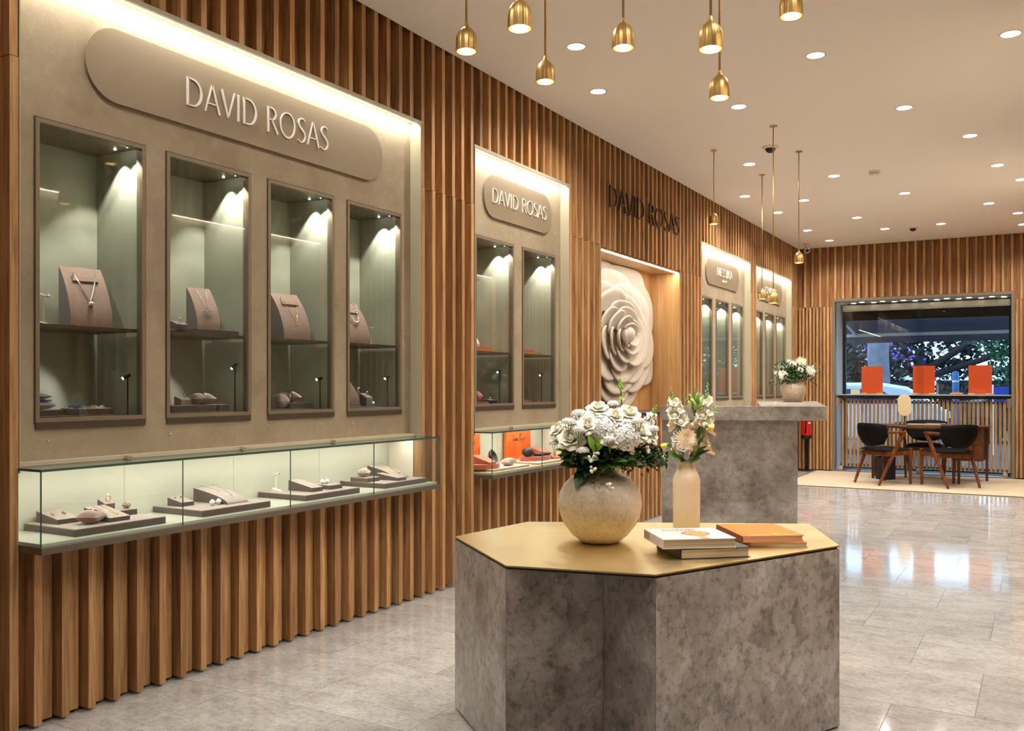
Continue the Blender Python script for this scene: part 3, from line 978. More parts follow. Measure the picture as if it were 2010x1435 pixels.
def pendant(x, y, zb, label, group):
    t = thing('pendant_lamp', label, 'pendant lamp', (x, y, zb), 0, group)
    out = [(0.0400, 0.0), (0.0402, 0.016), (0.0400, 0.036), (0.0380, 0.054), (0.0325, 0.070), (0.0235, 0.082), (0.0125, 0.091), (0.0085, 0.097), (0.0075, 0.104), (0.0045, 0.110)]
    sh = MB()
    sh.lathe(out, 48, flute=16, fdepth=0.022)
    sh.lathe([(r * 0.94, z) for r, z in reversed(out[:6])], 48)
    sh.lathe([(0.0376, 0.0), (0.0400, 0.0)], 48)
    sh.build('shade', MAT['brass_lamp'], t, smooth=True, angle=50)
    MB().lathe([(0.0, 0.013), (0.014, 0.014), (0.024, 0.020), (0.024, 0.030)], 24).build('bulb', MAT['lamp_white'], t, smooth=True)
    MB().tube([(0, 0, 0.105), (0, 0, H - zb - 0.004)], 0.0045, 10).build('rod', MAT['brass_lamp'], t, smooth=True)
    MB().lathe([(0.0, -0.008), (0.030, -0.007), (0.031, 0.0)], 24, (0, 0, H - zb)).build('ceiling_cap', MAT['brass_lamp'], t)
    lamp('pendant_light', 'SPOT', (x, y, zb + 0.008), PEND_W, WARM, (0, 0, 0), 0.018, 120, 0.6)
g = 'brass pendants above the brass table'
pendant(-1.882, 2.904, 2.517, 'fluted brass pendant lamp, leftmost of the front cluster', g)
pendant(-1.491, 2.625, 2.432, 'fluted brass pendant lamp cut by the top edge left of centre', g)
pendant(-1.821, 3.425, 2.542, 'fluted brass pendant lamp on a long rod, lowest on the left of the front cluster', g)
pendant(-1.336, 3.126, 2.500, 'fluted brass pendant lamp hanging alone in the middle of the front cluster', g)
pendant(-0.945, 2.942, 2.364, 'larger looking brass pendant lamp overlapping the one hanging lower behind it', g)
pendant(-1.120, 3.601, 2.411, 'brass pendant lamp hanging lowest, just behind another pendant', g)
pendant(-0.772, 3.321, 2.571, 'brass pendant lamp at the top edge, rightmost of the front cluster', g)
g = 'brass pendants above the stone counter'
pendant(-2.473, 7.785, 2.667, 'small far brass pendant lamp, leftmost over the stone counter', g)
pendant(-2.351, 8.921, 2.101, 'small far brass pendant lamp in front of the left part of the farthest plaque', g)
pendant(-1.833, 7.290, 1.909, 'small far brass pendant lamp hanging lowest, over the right part of the farthest plaque', g)
pendant(-1.838, 8.193, 2.333, 'small far brass pendant lamp beside the corner security camera', g)

for (x, y, lab) in ((-2.015, 7.913, 'black and white dome security camera behind the pendant rods'), (-1.435, 12.843, 'dome security camera on the ceiling near the window wall')):
    t = thing('dome_camera', lab, 'camera', (x, y, H))
    MB().lathe([(0.072, 0.0), (0.070, -0.010), (0.045, -0.018)], 24).build('housing', MAT['white_trim'], t, smooth=True)
    MB().lathe([(0.042, -0.016), (0.038, -0.034), (0.022, -0.050), (0.0, -0.055)], 20).build('dome', MAT['black_matt'], t, smooth=True)
t = thing('smoke_detector', 'white round smoke detector on the ceiling', 'detector', (-1.382, 9.311, H))
MB().lathe([(0.055, 0.0), (0.055, -0.012), (0.047, -0.014), (0.047, -0.022)], 24).build('base', MAT['white_trim'], t, smooth=True, angle=40)
MB().lathe([(0.044, -0.024), (0.042, -0.038), (0.018, -0.048), (0.0, -0.049)], 24).build('sensor_cap', MAT['white_trim'], t, smooth=True, angle=40)
MB().lathe([(0.040, -0.021), (0.040, -0.026)], 24).build('vent_gap', MAT['black_matt'], t)
t = thing('security_camera', 'white bullet security camera in the far ceiling corner', 'camera', (-2.93, 13.55, H))
MB().lathe([(0.0, -0.012), (0.04, -0.012), (0.045, 0.0)], 20).build('mount', MAT['white_trim'], t)
MB().tube([(0, 0, -0.01), (0, 0, -0.055)], 0.012, 10).build('bracket', MAT['white_trim'], t)
b = MB().tube([(-0.01, 0.07, -0.065), (0.03, -0.09, -0.115)], 0.036, 20).build('body', MAT['white_trim'], t, smooth=True, angle=40)
MB().tube([(0.0295, -0.088, -0.1145), (0.0312, -0.0945, -0.1165)], 0.026, 20).build('lens', MAT['black_matt'], b)

# ------------------------------------------------------------------ stone table with brass top
TZ = 0.667
TOP = [(-1.969, 2.956), (-1.506, 2.560), (-1.032, 2.668), (-0.638, 3.492), (-0.851, 3.984), (-1.912, 3.436)]
tb = thing('stone_table', 'low angular grey stone table with thin brass top in the foreground', 'table', (-1.30, 3.20, 0))
loc = lambda pts: [(p[0] + 1.30, p[1] - 3.20) for p in pts]
def shrink(pts, k):
    cx = sum(p[0] for p in pts) / len(pts); cy = sum(p[1] for p in pts) / len(pts)
    return [(cx + (p[0] - cx) * k, cy + (p[1] - cy) * k) for p in pts]
MB().prism(loc(TOP), TZ - 0.005, TZ).build('brass_top', MAT['brass_top'], tb)
MB().prism(shrink(loc(TOP), 0.988), TZ - 0.013, TZ - 0.005).build('shadow_gap', MAT['black_matt'], tb)
NOTCH = (-1.300, 2.870)
BASE = [TOP[0], TOP[1], NOTCH, TOP[2], TOP[3], TOP[4], (-1.42, 3.56), TOP[5]]
def mitred(poly, k, z0, z1, thick=0.022):
    """each side of the stone base is a slab of its own"""
    n = len(poly)
    ar = sum(poly[i][0] * poly[(i + 1) % n][1] - poly[(i + 1) % n][0] * poly[i][1] for i in range(n))
    sg = 1 if ar > 0 else -1
    inner = []
    for i in range(n):
        p0, p1, p2 = Vector(poly[i - 1]), Vector(poly[i]), Vector(poly[(i + 1) % n])
        d1, d2 = (p1 - p0).normalized(), (p2 - p1).normalized()
        n1, n2 = Vector((-d1.y, d1.x)) * sg, Vector((-d2.y, d2.x)) * sg
        m = (n1 + n2)
        m = m / max(0.2, m.dot(n1))
        inner.append(tuple(p1 + m * thick))
    for i in range(n):
        j = (i + 1) % n
        a, b = Vector(poly[i]), Vector(poly[j])
        e = (b - a).normalized() * 0.0008
        q = [tuple(a + e), tuple(b - e), inner[j], inner[i]]
        if sg < 0:
            q.reverse()
        MB().prism(q, z0, z1).build('stone_slab', MAT['table_stone'], tb)
mitred(loc(BASE), 1, 0.008, TZ - 0.013)
MB().prism(shrink(loc([TOP[0], TOP[1], (-1.32, 2.92), TOP[2], TOP[3], TOP[4], TOP[5]]), 0.955), 0.0, 0.008).build('plinth', MAT['black_matt'], tb)

# ------------------------------------------------------------------ books
plain('book_white', srgb(222, 214, 212), 0.3)
plain('book_spine', srgb(176, 160, 150), 0.4)
plain('book_black', srgb(34, 33, 34), 0.4)
plain('book_orange', srgb(244, 122, 52), 0.7, spec=0.25, noise=0.05, nscale=30)
plain('book_brown', srgb(112, 58, 32), 0.5)
plain('book_tan', srgb(190, 156, 104), 0.5)
plain('print_gold', srgb(150, 112, 72), 0.5)
plain('print_steel', srgb(172, 176, 188), 0.5)
plain('print_amber', srgb(214, 140, 66), 0.5)
m, nt, p = new_mat('paper_edge')
vec, _ = coords(nt, (2, 2, 320))
f = noise_tex(nt, vec, 1.0, 3.0)
r = ramp(nt, [(0.35, srgb(190, 172, 150)), (0.6, srgb(226, 214, 196))])
nt.links.new(f, r.inputs['Fac']); nt.links.new(r.outputs['Color'], p.inputs['Base Color'])
MAT['paper_edge'] = m
def book(label, c, ang, w, d, z0, th, cover, spine, board=0.0028):
    t = thing('book', label, 'book', (c[0], c[1], z0), math.radians(ang))
    MB().box(-w / 2 + 0.004, w / 2 - 0.005, -d / 2 + 0.004, d / 2 - 0.004, board, th - board).build('pages', MAT['paper_edge'], t)
    cv = MB().box(-w / 2, w / 2, -d / 2, d / 2, th - board, th).build('front_cover', cover, t, bevel=0.0008)
    MB().box(-w / 2, w / 2, -d / 2, d / 2, 0, board).build('back_cover', cover, t, bevel=0.0008)
    MB().box(-w / 2 - 0.0015, -w / 2 + 0.003, -d / 2, d / 2, 0, th).build('spine', spine, t, bevel=0.001)
    return t, cv
book('thick black hardcover book under the white one on the brass table', (-1.029, 3.110), 40.7, 0.25, 0.235, TZ, 0.035, MAT['book_black'], MAT['book_black'])
t, cv = book('white hardcover watch book on top of the black book', (-1.067, 3.078), 37.5, 0.255, 0.235, TZ + 0.035, 0.033, MAT['book_white'], MAT['book_white'])
MB().box(-0.1295, -0.1275, 0.045, 0.112, 0.006, 0.028).build('spine_print', MAT['book_spine'], t)
flat = lambda zz: (lambda a, b, q: (a, b, zz + q))
write(cv, 'DATEJUST', -0.075, 0.045, 0.062, 0.022, flat(0.0331), 0.0005, MAT['print_gold'], 1.5, 'cover_letter')
# watch printed on the cover: strap, case, dial, hands
MB().prism([(0.000, 0.052), (0.045, 0.052), (0.036, 0.030), (0.006, 0.030)], 0.0331, 0.0333).build('strap_print', MAT['print_steel'], cv)
MB().prism([(0.004, -0.045), (0.040, -0.045), (0.046, -0.117), (-0.002, -0.117)], 0.0331, 0.0333).build('strap_print', MAT['print_steel'], cv)
MB().prism([(0.013, -0.046), (0.031, -0.046), (0.033, -0.117), (0.011, -0.117)], 0.0333, 0.0335).build('strap_print', MAT['print_amber'], cv)
MB().lathe([(0.0, 0.0), (0.050, 0.0)], 40, (0.022, -0.006, 0.0334)).build('watch_case_print', MAT['print_gold'], cv)
MB().lathe([(0.0, 0.0), (0.041, 0.0)], 40, (0.022, -0.006, 0.0336)).build('watch_dial_print', MAT['print_amber'], cv)
for q in range(12):
    a = q * math.pi / 6
    MB().beam((0.022 + 0.026 * math.cos(a), -0.006 + 0.026 * math.sin(a), 0.0338), (0.022 + 0.037 * math.cos(a), -0.006 + 0.037 * math.sin(a), 0.0338), 0.003, 0.0003, side=(-math.sin(a), math.cos(a), 0)).build('dial_mark_print', MAT['book_white'], cv)
for a, l in ((0.9, 0.024), (2.5, 0.032)):
    MB().beam((0.022, -0.006, 0.0338), (0.022 + l * math.cos(a), -0.006 + l * math.sin(a), 0.0338), 0.003, 0.0003, side=(-math.sin(a), math.cos(a), 0)).build('hand_print', MAT['book_white'], cv)
book('thin tan book under the orange one on the brass table', (-0.880, 3.462), 28.0, 0.205, 0.26, TZ, 0.019, MAT['book_tan'], MAT['book_tan'], 0.002)
t, cv = book('bright orange softcover book with brown spine on the brass table', (-0.922, 3.450), 35.7, 0.232, 0.290, TZ + 0.019, 0.023, MAT['book_orange'], MAT['book_brown'])
plain('print_pale', srgb(250, 214, 160), 0.4)
SCRIPT = [   # loose handwriting of a signature, unit height 1, width about 4.4
    [(0.05, 0.95), (0.02, 0.45), (0.0, -0.25), (0.08, -0.2), (0.35, 0.05)],
    [(0.35, 0.4), (0.35, 0.05), (0.5, 0.0), (0.62, 0.35), (0.64, 0.0), (0.76, 0.06)],
    [(0.80, 0.38), (0.82, 0.0), (0.92, 0.05)], [(0.84, 0.6), (0.94, 0.72)],
    [(1.18, 0.38), (1.04, 0.36), (1.10, 0.2), (1.18, 0.08), (1.02, 0.0)],
    [(1.56, 0.36), (1.36, 0.34), (1.30, 0.08), (1.44, 0.0), (1.56, 0.34), (1.58, 0.0), (1.70, 0.06)],
    [(2.35, 0.95), (2.25, 0.3), (2.18, -0.25)], [(2.20, 0.95), (2.62, 1.02), (2.70, 0.75), (2.34, 0.5), (2.60, 0.2), (2.76, -0.02)],
    [(3.02, 0.34), (2.88, 0.2), (2.96, 0.0), (3.10, 0.12), (3.02, 0.34)],
    [(3.40, 0.36), (3.24, 0.30), (3.36, 0.12), (3.22, 0.0)],
    [(3.78, 0.34), (3.58, 0.30), (3.54, 0.06), (3.68, 0.0), (3.78, 0.32), (3.82, 0.0), (3.94, 0.08)],
    [(4.28, 0.36), (4.12, 0.30), (4.24, 0.10), (4.08, -0.06)]]
def signature(parent, a0, b0, h, w, put, t, mat, thick):
    for pts in SCRIPT:
        mb = MB()
        stroke(mb, curve([(a0 + p[0] * w / 4.3, b0 + p[1] * h) for p in pts], 4), (thick, thick * 0.9, thick * 0.6), put, t)
        mb.build('signature_stroke', mat, parent)
signature(cv, -0.078, -0.122, 0.026, 0.175, flat(0.0231), 0.0002, MAT['print_pale'], 0.0026)

# ------------------------------------------------------------------ vases
def vase_mat(name, low, mid, high, z0, z1, rough, streak):
    m, nt, p = new_mat(name)
    tc = nt.nodes.new('ShaderNodeTexCoord')
    sx = nt.nodes.new('ShaderNodeSeparateXYZ')
    nt.links.new(tc.outputs['Object'], sx.inputs[0])
    vec, _ = coords(nt, streak)
    f = noise_tex(nt, vec, 6.0, 8.0, 0.7, 0.5)
    mr = nt.nodes.new('ShaderNodeMapRange')
    mr.inputs['From Min'].default_value = z0
    mr.inputs['From Max'].default_value = z1
    nt.links.new(sx.outputs['Z'], mr.inputs['Value'])
    ad = nt.nodes.new('ShaderNodeMath')
    ad.operation = 'MULTIPLY_ADD'
    nt.links.new(f, ad.inputs[0])
    ad.inputs[1].default_value = 0.9
    sb = nt.nodes.new('ShaderNodeMath')
    sb.operation = 'SUBTRACT'
    nt.links.new(mr.outputs['Result'], sb.inputs[0])
    sb.inputs[1].default_value = 0.45
    nt.links.new(sb.outputs[0], ad.inputs[2])
    r = ramp(nt, [(0.15, low), (0.5, mid), (0.9, high)])
    nt.links.new(ad.outputs[0], r.inputs['Fac'])
    f2 = noise_tex(nt, vec, 85.0, 4.0, 0.75)
    g = ramp(nt, [(0.36, (0.74, 0.70, 0.64, 1)), (0.54, (1, 1, 1, 1))])
    nt.links.new(f2, g.inputs['Fac'])
    nt.links.new(mix_col(nt, 'MULTIPLY', 0.7, r.outputs['Color'], g.outputs['Color']), p.inputs['Base Color'])
    p.inputs['Roughness'].default_value = rough
    bp = nt.nodes.new('ShaderNodeBump')
    bp.inputs['Strength'].default_value = 0.25
    bp.inputs['Distance'].default_value = 0.003
    nt.links.new(f2, bp.inputs['Height'])
    nt.links.new(bp.outputs['Normal'], p.inputs['Normal'])
    MAT[name] = m
vase_mat('glaze_round', srgb(222, 200, 160), srgb(216, 200, 176), srgb(196, 182, 164), 0.05, 0.27, 0.42, (1, 1, 0.7))
vase_mat('glaze_jar', srgb(168, 150, 124), srgb(192, 174, 148), srgb(178, 160, 136), 0.0, 0.2, 0.35, (1, 1, 1))
plain('bottle_ceramic', srgb(226, 208, 182), 0.45, noise=0.05, nscale=9)
plain('soil_dark', srgb(22, 24, 16), 0.9)
def rot_to(v):
    return Vector((0, 0, 1)).rotation_difference(Vector(v).normalized())
VASE = (-1.432, 3.130, TZ)
t = thing('round_vase', 'large round speckled beige vase on the brass table', 'vase', VASE)
prof = [(0.0, 0.0), (0.062, 0.0), (0.072, 0.003), (0.104, 0.028), (0.135, 0.068), (0.152, 0.112), (0.157, 0.145), (0.152, 0.182), (0.136, 0.215), (0.108, 0.243), (0.075, 0.261), (0.058, 0.270), (0.055, 0.280), (0.058, 0.288), (0.050, 0.288), (0.048, 0.268)]
MB().lathe(prof, 56).build('body', MAT['glaze_round'], t, smooth=True)
MB().lathe([(0.0, 0.272), (0.049, 0.270)], 24).build('soil', MAT['soil_dark'], t)
BOTTLE = (-1.262, 3.610, TZ)
t = thing('bottle_vase', 'tall pale cream bottle vase behind the books', 'vase', BOTTLE)
prof = [(0.0, 0.0), (0.050, 0.0), (0.054, 0.004), (0.055, 0.10), (0.0555, 0.19), (0.054, 0.206), (0.047, 0.224), (0.038, 0.240), (0.033, 0.256), (0.031, 0.270), (0.031, 0.278), (0.026, 0.278), (0.026, 0.26)]
MB().lathe(prof, 40).build('body', MAT['bottle_ceramic'], t, smooth=True)
MB().lathe([(0.0, 0.266), (0.026, 0.265)], 20).build('soil', MAT['soil_dark'], t)

# ------------------------------------------------------------------ counter in the middle of the shop
CZ = 1.120
ct = thing('stone_counter', 'tall grey stone reception counter with thick overhanging slab behind the table', 'counter', (-1.7, 6.3, 0))
cl = lambda pts: [(p[0] + 1.7, p[1] - 6.3) for p in pts]
FR = Vector((0.98, 0.392)).normalized()       # along the counter front, to the right
BK = Vector((-FR.y, FR.x))
fl_, fr_ = Vector((-2.175, 5.700)), Vector((-1.190, 6.094))
w0 = Vector((-1.560, 6.046 - 0.10))
slab = [tuple(fl_), tuple(fr_), (-1.700, 8.250), (-2.140, 7.950), tuple(fr_ - FR * 0.41 + BK * 0.03), tuple(fl_ + BK * 0.03)]
MB().prism(cl(slab), CZ - 0.092, CZ).build('worktop_slab', MAT['counter_stone'], ct, bevel=0.002)
b0, b1 = fl_ + FR * 0.015 + BK * 0.05, fr_ - FR * 0.175 + BK * 0.05
MB().prism(cl([tuple(b0), tuple(b1), tuple(b1 + BK * 0.03), tuple(b0 + BK * 0.03)]), 0.0, CZ - 0.092).build('front_panel', MAT['counter_stone'], ct)
s0, s1 = b1 - FR * 0.02 + BK * 0.031, Vector((-1.93, 8.05))
MB().prism(cl([tuple(s0), tuple(s1), tuple(s1 - FR * 0.03), tuple(s0 - FR * 0.03)]), 0.0, CZ - 0.092).build('side_panel', MAT['counter_stone'], ct)
MB().prism(cl([tuple(b0 + BK * 0.031), tuple(s0 - FR * 0.035), tuple(s0 - FR * 0.035 + BK * 0.55), tuple(b0 + BK * 0.58)]), 0.70, 0.73).build('desk_board', MAT['walnut_dark'], ct)
JAR = (-1.800, 7.820, CZ)
t = thing('stoneware_jar', 'squat crackled beige jar on the stone counter', 'vase', JAR)
prof = [(0.0, 0.0), (0.072, 0.0), (0.080, 0.006), (0.096, 0.06), (0.104, 0.105), (0.101, 0.128), (0.088, 0.150), (0.072, 0.163), (0.068, 0.172), (0.071, 0.182), (0.062, 0.182), (0.060, 0.165)]
MB().lathe(prof, 40).build('body', MAT['glaze_jar'], t, smooth=True)
MB().lathe([(0.0, 0.170), (0.061, 0.168)], 20).build('soil', MAT['soil_dark'], t)
# ------------------------------------------------------------------ flowers
def petal_mat(name, col, edge=None, trans=0.25):
    m, nt, p = new_mat(name)
    p.inputs['Base Color'].default_value = col
    p.inputs['Roughness'].default_value = 0.55
    p.inputs['Specular IOR Level'].default_value = 0.25
    p.inputs['Subsurface Weight'].default_value = trans
    p.inputs['Subsurface Radius'].default_value = (0.01, 0.01, 0.008)
    p.inputs['Subsurface Scale'].default_value = 0.3
    MAT[name] = m
    return m
for n, c in (('petal_cream', srgb(253, 250, 230)), ('petal_ivory', srgb(252, 246, 228)), ('petal_white', srgb(252, 252, 250)), ('petal_peach', srgb(250, 232, 200)), ('petal_yellow', srgb(246, 224, 110)), ('petal_lime', srgb(214, 226, 150))):
    petal_mat(n, c, trans=0.0)
plain('leaf_deep', srgb(40, 74, 30), 0.4, noise=0.2, nscale=30)
plain('leaf_mid', srgb(84, 128, 50), 0.42, noise=0.15, nscale=30)
plain('leaf_bright', srgb(140, 182, 60), 0.42, noise=0.15, nscale=30)
plain('bud_green', srgb(146, 176, 84), 0.45)
plain('stem_green', srgb(92, 120, 52), 0.5)
RIGHT, AWAY = Vector((math.cos(YAW), math.sin(YAW), 0)), Vector((-math.sin(YAW), math.cos(YAW), 0))
def spot_in(base, a, b, z):
    return Vector(base) + RIGHT * a + AWAY * b + Vector((0, 0, z))

def petal_fn(ln, wd, cup, tip, ruffle=0.0, ph=0.0, tilt=0.0):
    """petal growing from the origin upwards (+z) and outwards (+x); tilt opens it"""
    def fn(u, v):
        s = 2 * u - 1
        w = wd * (0.30 + 1.15 * v - 0.62 * v * v * v)
        y = w * s
        ang = tilt + tip * v * v
        r = ln * v
        x = r * math.sin(ang) - cup * (s * s) * wd * (0.4 + v) + 0.004
        z = r * math.cos(ang) - 0.10 * ln * s * s * v + ruffle * ln * math.sin(5 * s + ph) * v * v
        return (x, y, z)
    return fn
def sheet(fn, nu=7, nv=6):
    mb = MB()
    mb.grid(nu, nv, fn)
    return mb

def make_rose(name, label, loc, aim, size, mat, group):
    t = thing(name, label, 'flower', loc, 0, group)
    t.rotation_mode = 'QUATERNION'
    t.rotation_quaternion = rot_to(aim)
    rings = [(6, 1.00, 0.62, 0.75, 0.55, 0.0), (6, 0.96, 0.56, 0.42, 0.45, 30.0), (5, 0.92, 0.48, 0.20, 0.30, 10.0), (4, 0.86, 0.36, 0.05, 0.05, 40.0)]
    for (n, ln, wd, tilt, tip, a0) in rings:
        me = sheet(petal_fn(ln * size, wd * size, 0.55, tip, 0.05, RND.uniform(0, 6), tilt)).mesh('petal', mat)
        me.polygons.foreach_set('use_smooth', [True] * len(me.polygons))
        for k in range(n):
            o = bpy.data.objects.new('petal', me)
            COL.objects.link(o)
            o.parent = t
            a = math.radians(a0 + 360 * k / n + RND.uniform(-8, 8))
            off = 0.10 * size + 0.14 * size * tilt
            o.location = (off * math.cos(a), off * math.sin(a), 0)
            o.rotation_euler = (0, RND.uniform(-0.08, 0.08), a)
            if not o.modifiers:
                pass
    MB().ball((0, 0, 0.42 * size), (0.16 * size, 0.16 * size, 0.42 * size), 10, 8).build('heart', mat, t, smooth=True)
    MB().ball((0, 0, 0.0), (0.26 * size, 0.26 * size, 0.2 * size), 10, 6).build('calyx', MAT['leaf_mid'], t, smooth=True)
    return t
cam_dir = -AWAY
gr = 'cream roses in the round vase'
for (a, b, z, r, lab, tilt_) in (
        (-0.008, -0.01, 0.497, 0.034, 'cream rose bloom at the top middle of the big bouquet', (0.0, 0.5)),
        (0.101, -0.05, 0.478, 0.038, 'large cream rose at the upper right of the big bouquet', (0.25, 0.6)),
        (-0.113, -0.09, 0.390, 0.040, 'cream rose facing forward at the left of the big bouquet', (-0.4, 1.2)),
        (-0.100, -0.04, 0.440, 0.032, 'cream rose half hidden at the upper left of the big bouquet', (-0.5, 0.6)),
        (0.031, -0.13, 0.400, 0.035, 'pale yellow rose low in the middle of the big bouquet', (0.1, 1.4)),
        (0.138, -0.08, 0.412, 0.036, 'cream rose at the right of the white hydrangea', (0.5, 1.0)),
        (-0.155, -0.02, 0.420, 0.030, 'small cream rose at the far left of the big bouquet', (-0.9, 0.6)),
        (-0.055, -0.11, 0.440, 0.032, 'cream rose between the left rose and the hydrangea', (-0.2, 1.1)),
        (0.048, -0.08, 0.470, 0.032, 'cream rose between the two upper roses', (0.05, 0.8)),
        (0.176, -0.06, 0.400, 0.028, 'pale rose at the far right of the big bouquet', (0.8, 1.0))):
    aim = RIGHT * tilt_[0] + cam_dir * tilt_[1] + Vector((0, 0, 1))
    make_rose('cream_rose', lab, spot_in(VASE, a, b, z) - aim.normalized() * r * 0.3, aim, r * 1.18, MAT['petal_cream'], gr)

def floret_cluster(rx, rz, n, fs, seed, petals=4):
    """dome of small four-petalled florets"""
    rr = random.Random(seed)
    mb = MB()
    for k in range(n):
        th = math.acos(1 - 1.25 * (k + 0.5) / n)
        ph = k * 2.39996
        nrm = Vector((math.sin(th) * math.cos(ph), math.sin(th) * math.sin(ph), math.cos(th)))
        c = Vector((nrm.x * rx, nrm.y * rx, nrm.z * rz)) * rr.uniform(0.9, 1.06)
        q = Vector((0, 0, 1)).rotation_difference(nrm)
        for j in range(petals):
            a = 2 * math.pi * j / petals + rr.uniform(0, 1)
            d = Vector((math.cos(a), math.sin(a), 0))
            s = Vector((-math.sin(a), math.cos(a), 0))
            pts = [Vector((0, 0, 0)), d * fs * 0.55 - s * fs * 0.45 + Vector((0, 0, 0.15 * fs)), d * fs + Vector((0, 0, 0.0)), d * fs * 0.55 + s * fs * 0.45 + Vector((0, 0, 0.15 * fs))]
            mb.add([tuple(c + q @ p) for p in pts], [(0, 1, 2, 3)])
    return mb
for i, (a, b, z, r, lab) in enumerate(((0.006, -0.09, 0.425, 0.056, 'white hydrangea head in the middle of the big bouquet'), (0.080, -0.11, 0.400, 0.055, 'white hydrangea head right of centre, hanging lower'))):
    t = thing('hydrangea', lab, 'flower', spot_in(VASE, a, b, z), 0, 'white hydrangeas in the round vase')
    t.rotation_mode = 'QUATERNION'
    t.rotation_quaternion = rot_to(cam_dir * 0.8 + Vector((0, 0, 1)))
    stuff(floret_cluster(r, r * 0.85, 110, 0.016, i).build('florets', MAT['petal_white'], t))
    MB().ball((0, 0, 0), (r * 0.8, r * 0.8, r * 0.6), 10, 6).build('flower_base', MAT['petal_lime'], t, smooth=True)
for i, (a, b, z, r, lab) in enumerate(((-0.082, -0.05, 0.480, 0.030, 'white statice cluster at the top left of the big bouquet'), (-0.050, -0.07, 0.466, 0.028, 'white statice cluster between the upper roses'), (0.046, -0.03, 0.516, 0.022, 'small white statice cluster beside the tall bud spike'),
        (-0.075, -0.13, 0.350, 0.024, 'round white yarrow head low at the front left'), (-0.046, -0.10, 0.418, 0.026, 'lacy white flower umbel left of the hydrangea'), (-0.172, -0.05, 0.372, 0.020, 'white stock flower at the left tip of the big bouquet'), (-0.125, -0.10, 0.452, 0.026, 'airy white lace flower above the left rose'), (0.020, -0.16, 0.392, 0.022, 'white yarrow head in front of the low middle roses'), (0.125, -0.13, 0.455, 0.024, 'white statice cluster under the upper right rose'), (-0.090, -0.14, 0.425, 0.022, 'white yarrow head in front of the left roses'), (0.190, -0.06, 0.425, 0.022, 'white stock flower at the right of the big bouquet'))):
    t = thing('lace_flower', lab, 'flower', spot_in(VASE, a, b, z), 0, 'small white filler flowers')
    stuff(floret_cluster(r, r * 0.6, 60, 0.006, 30 + i, 5).build('florets', MAT['petal_white'], t))
    mb = MB()
    for k in range(6):
        q = k * 1.05
        mb.tube([(0, 0, -0.05), (r * 0.7 * math.cos(q), r * 0.7 * math.sin(q), 0.3 * r)], 0.0008, 5)
    stuff(mb.build('stalks', MAT['stem_green'], t))

def ruffle_floret(size):
    mb = MB()
    mb.grid(14, 5, lambda u, v: ((0.25 + 0.75 * v ** 0.8) * size * math.cos(2 * math.pi * u) * (1 + 0.16 * v * math.sin(10 * math.pi * u)), (0.25 + 0.75 * v ** 0.8) * size * 0.8 * math.sin(2 * math.pi * u), size * (1.1 * v - 0.35 * v * v + 0.16 * v * math.cos(8 * math.pi * u))), wrap=True)
    mb.ball((0, 0, size * 0.45), (size * 0.42, size * 0.34, size * 0.4), 8, 6)
    return mb
fl_mesh = {}
def snapdragon(label, base, tip, mat, n=12, size=0.018, buds=8, group=None, bm='bud_green'):
    base, tip = Vector(base), Vector(tip)
    t = thing('snapdragon', label, 'flower', base, 0, group)
    ax = tip - base
    ln = ax.length
    MB().tube([(0, 0, 0), tuple(ax * 0.5), tuple(ax)], [0.003, 0.0024, 0.001], 6).build('stem', MAT['stem_green'], t)
    q = rot_to(ax)
    key = (round(size, 4), mat)
    if key not in fl_mesh:
        me = ruffle_floret(size).mesh('floret', MAT[mat])
        me.polygons.foreach_set('use_smooth', [True] * len(me.polygons))
        fl_mesh[key] = me
    for k in range(n):
        s = k / max(1, n - 1)
        a = k * 2.4 + 0.5
        o = bpy.data.objects.new('floret', fl_mesh[key])
        COL.objects.link(o)
        o.parent = t
        outd = q @ Vector((math.cos(a), math.sin(a), 0.5))
        o.location = ax * (0.06 + 0.60 * s) + outd * size * (0.55 - 0.25 * s)
        o.rotation_mode = 'QUATERNION'
        o.rotation_quaternion = rot_to(outd)
        o.scale = [1.12 - 0.45 * s] * 3
    bmesh_ = MB().ball((0, 0, 0), (0.0042, 0.0042, 0.006), 8, 6).mesh('bud', MAT[bm])
    for k in range(buds):
        s = k / max(1, buds - 1)
        a = k * 2.4
        o = bpy.data.objects.new('bud', bmesh_)
        COL.objects.link(o)
        o.parent = t
        o.location = ax * (0.70 + 0.30 * s) + (q @ Vector((math.cos(a), math.sin(a), 0.3))) * 0.006 * (1.3 - s)
        o.scale = [1.25 - 0.6 * s] * 3
    return t
P = lambda v, a, b, z: spot_in(v, a, b, z)
g = 'white snapdragons in the round vase'
snapdragon('tall green budded flower spike rising from the big bouquet', P(VASE, 0.080, -0.03, 0.49), P(VASE, 0.073, -0.02, 0.610), 'petal_lime', 5, 0.011, 22, g)
snapdragon('white ruffled flower spike leaning to the right of the big bouquet', P(VASE, 0.150, -0.02, 0.40), P(VASE, 0.216, 0.02, 0.509), 'petal_white', 9, 0.021, 9, g)
snapdragon('short white flower spike between the right rose and the second bouquet', P(VASE, 0.165, -0.05, 0.36), P(VASE, 0.190, -0.03, 0.455), 'petal_white', 8, 0.019, 2, g)
g = 'white snapdragons in the bottle vase'
snapdragon('tall white snapdragon on the left of the bottle vase bouquet', P(BOTTLE, -0.028, -0.03, 0.40), P(BOTTLE, -0.069, -0.01, 0.575), 'petal_ivory', 18, 0.029, 10, g)
snapdragon('tall white snapdragon on the right of the bottle vase bouquet', P(BOTTLE, 0.060, -0.02, 0.385), P(BOTTLE, 0.088, 0.0, 0.595), 'petal_ivory', 19, 0.029, 10, g)
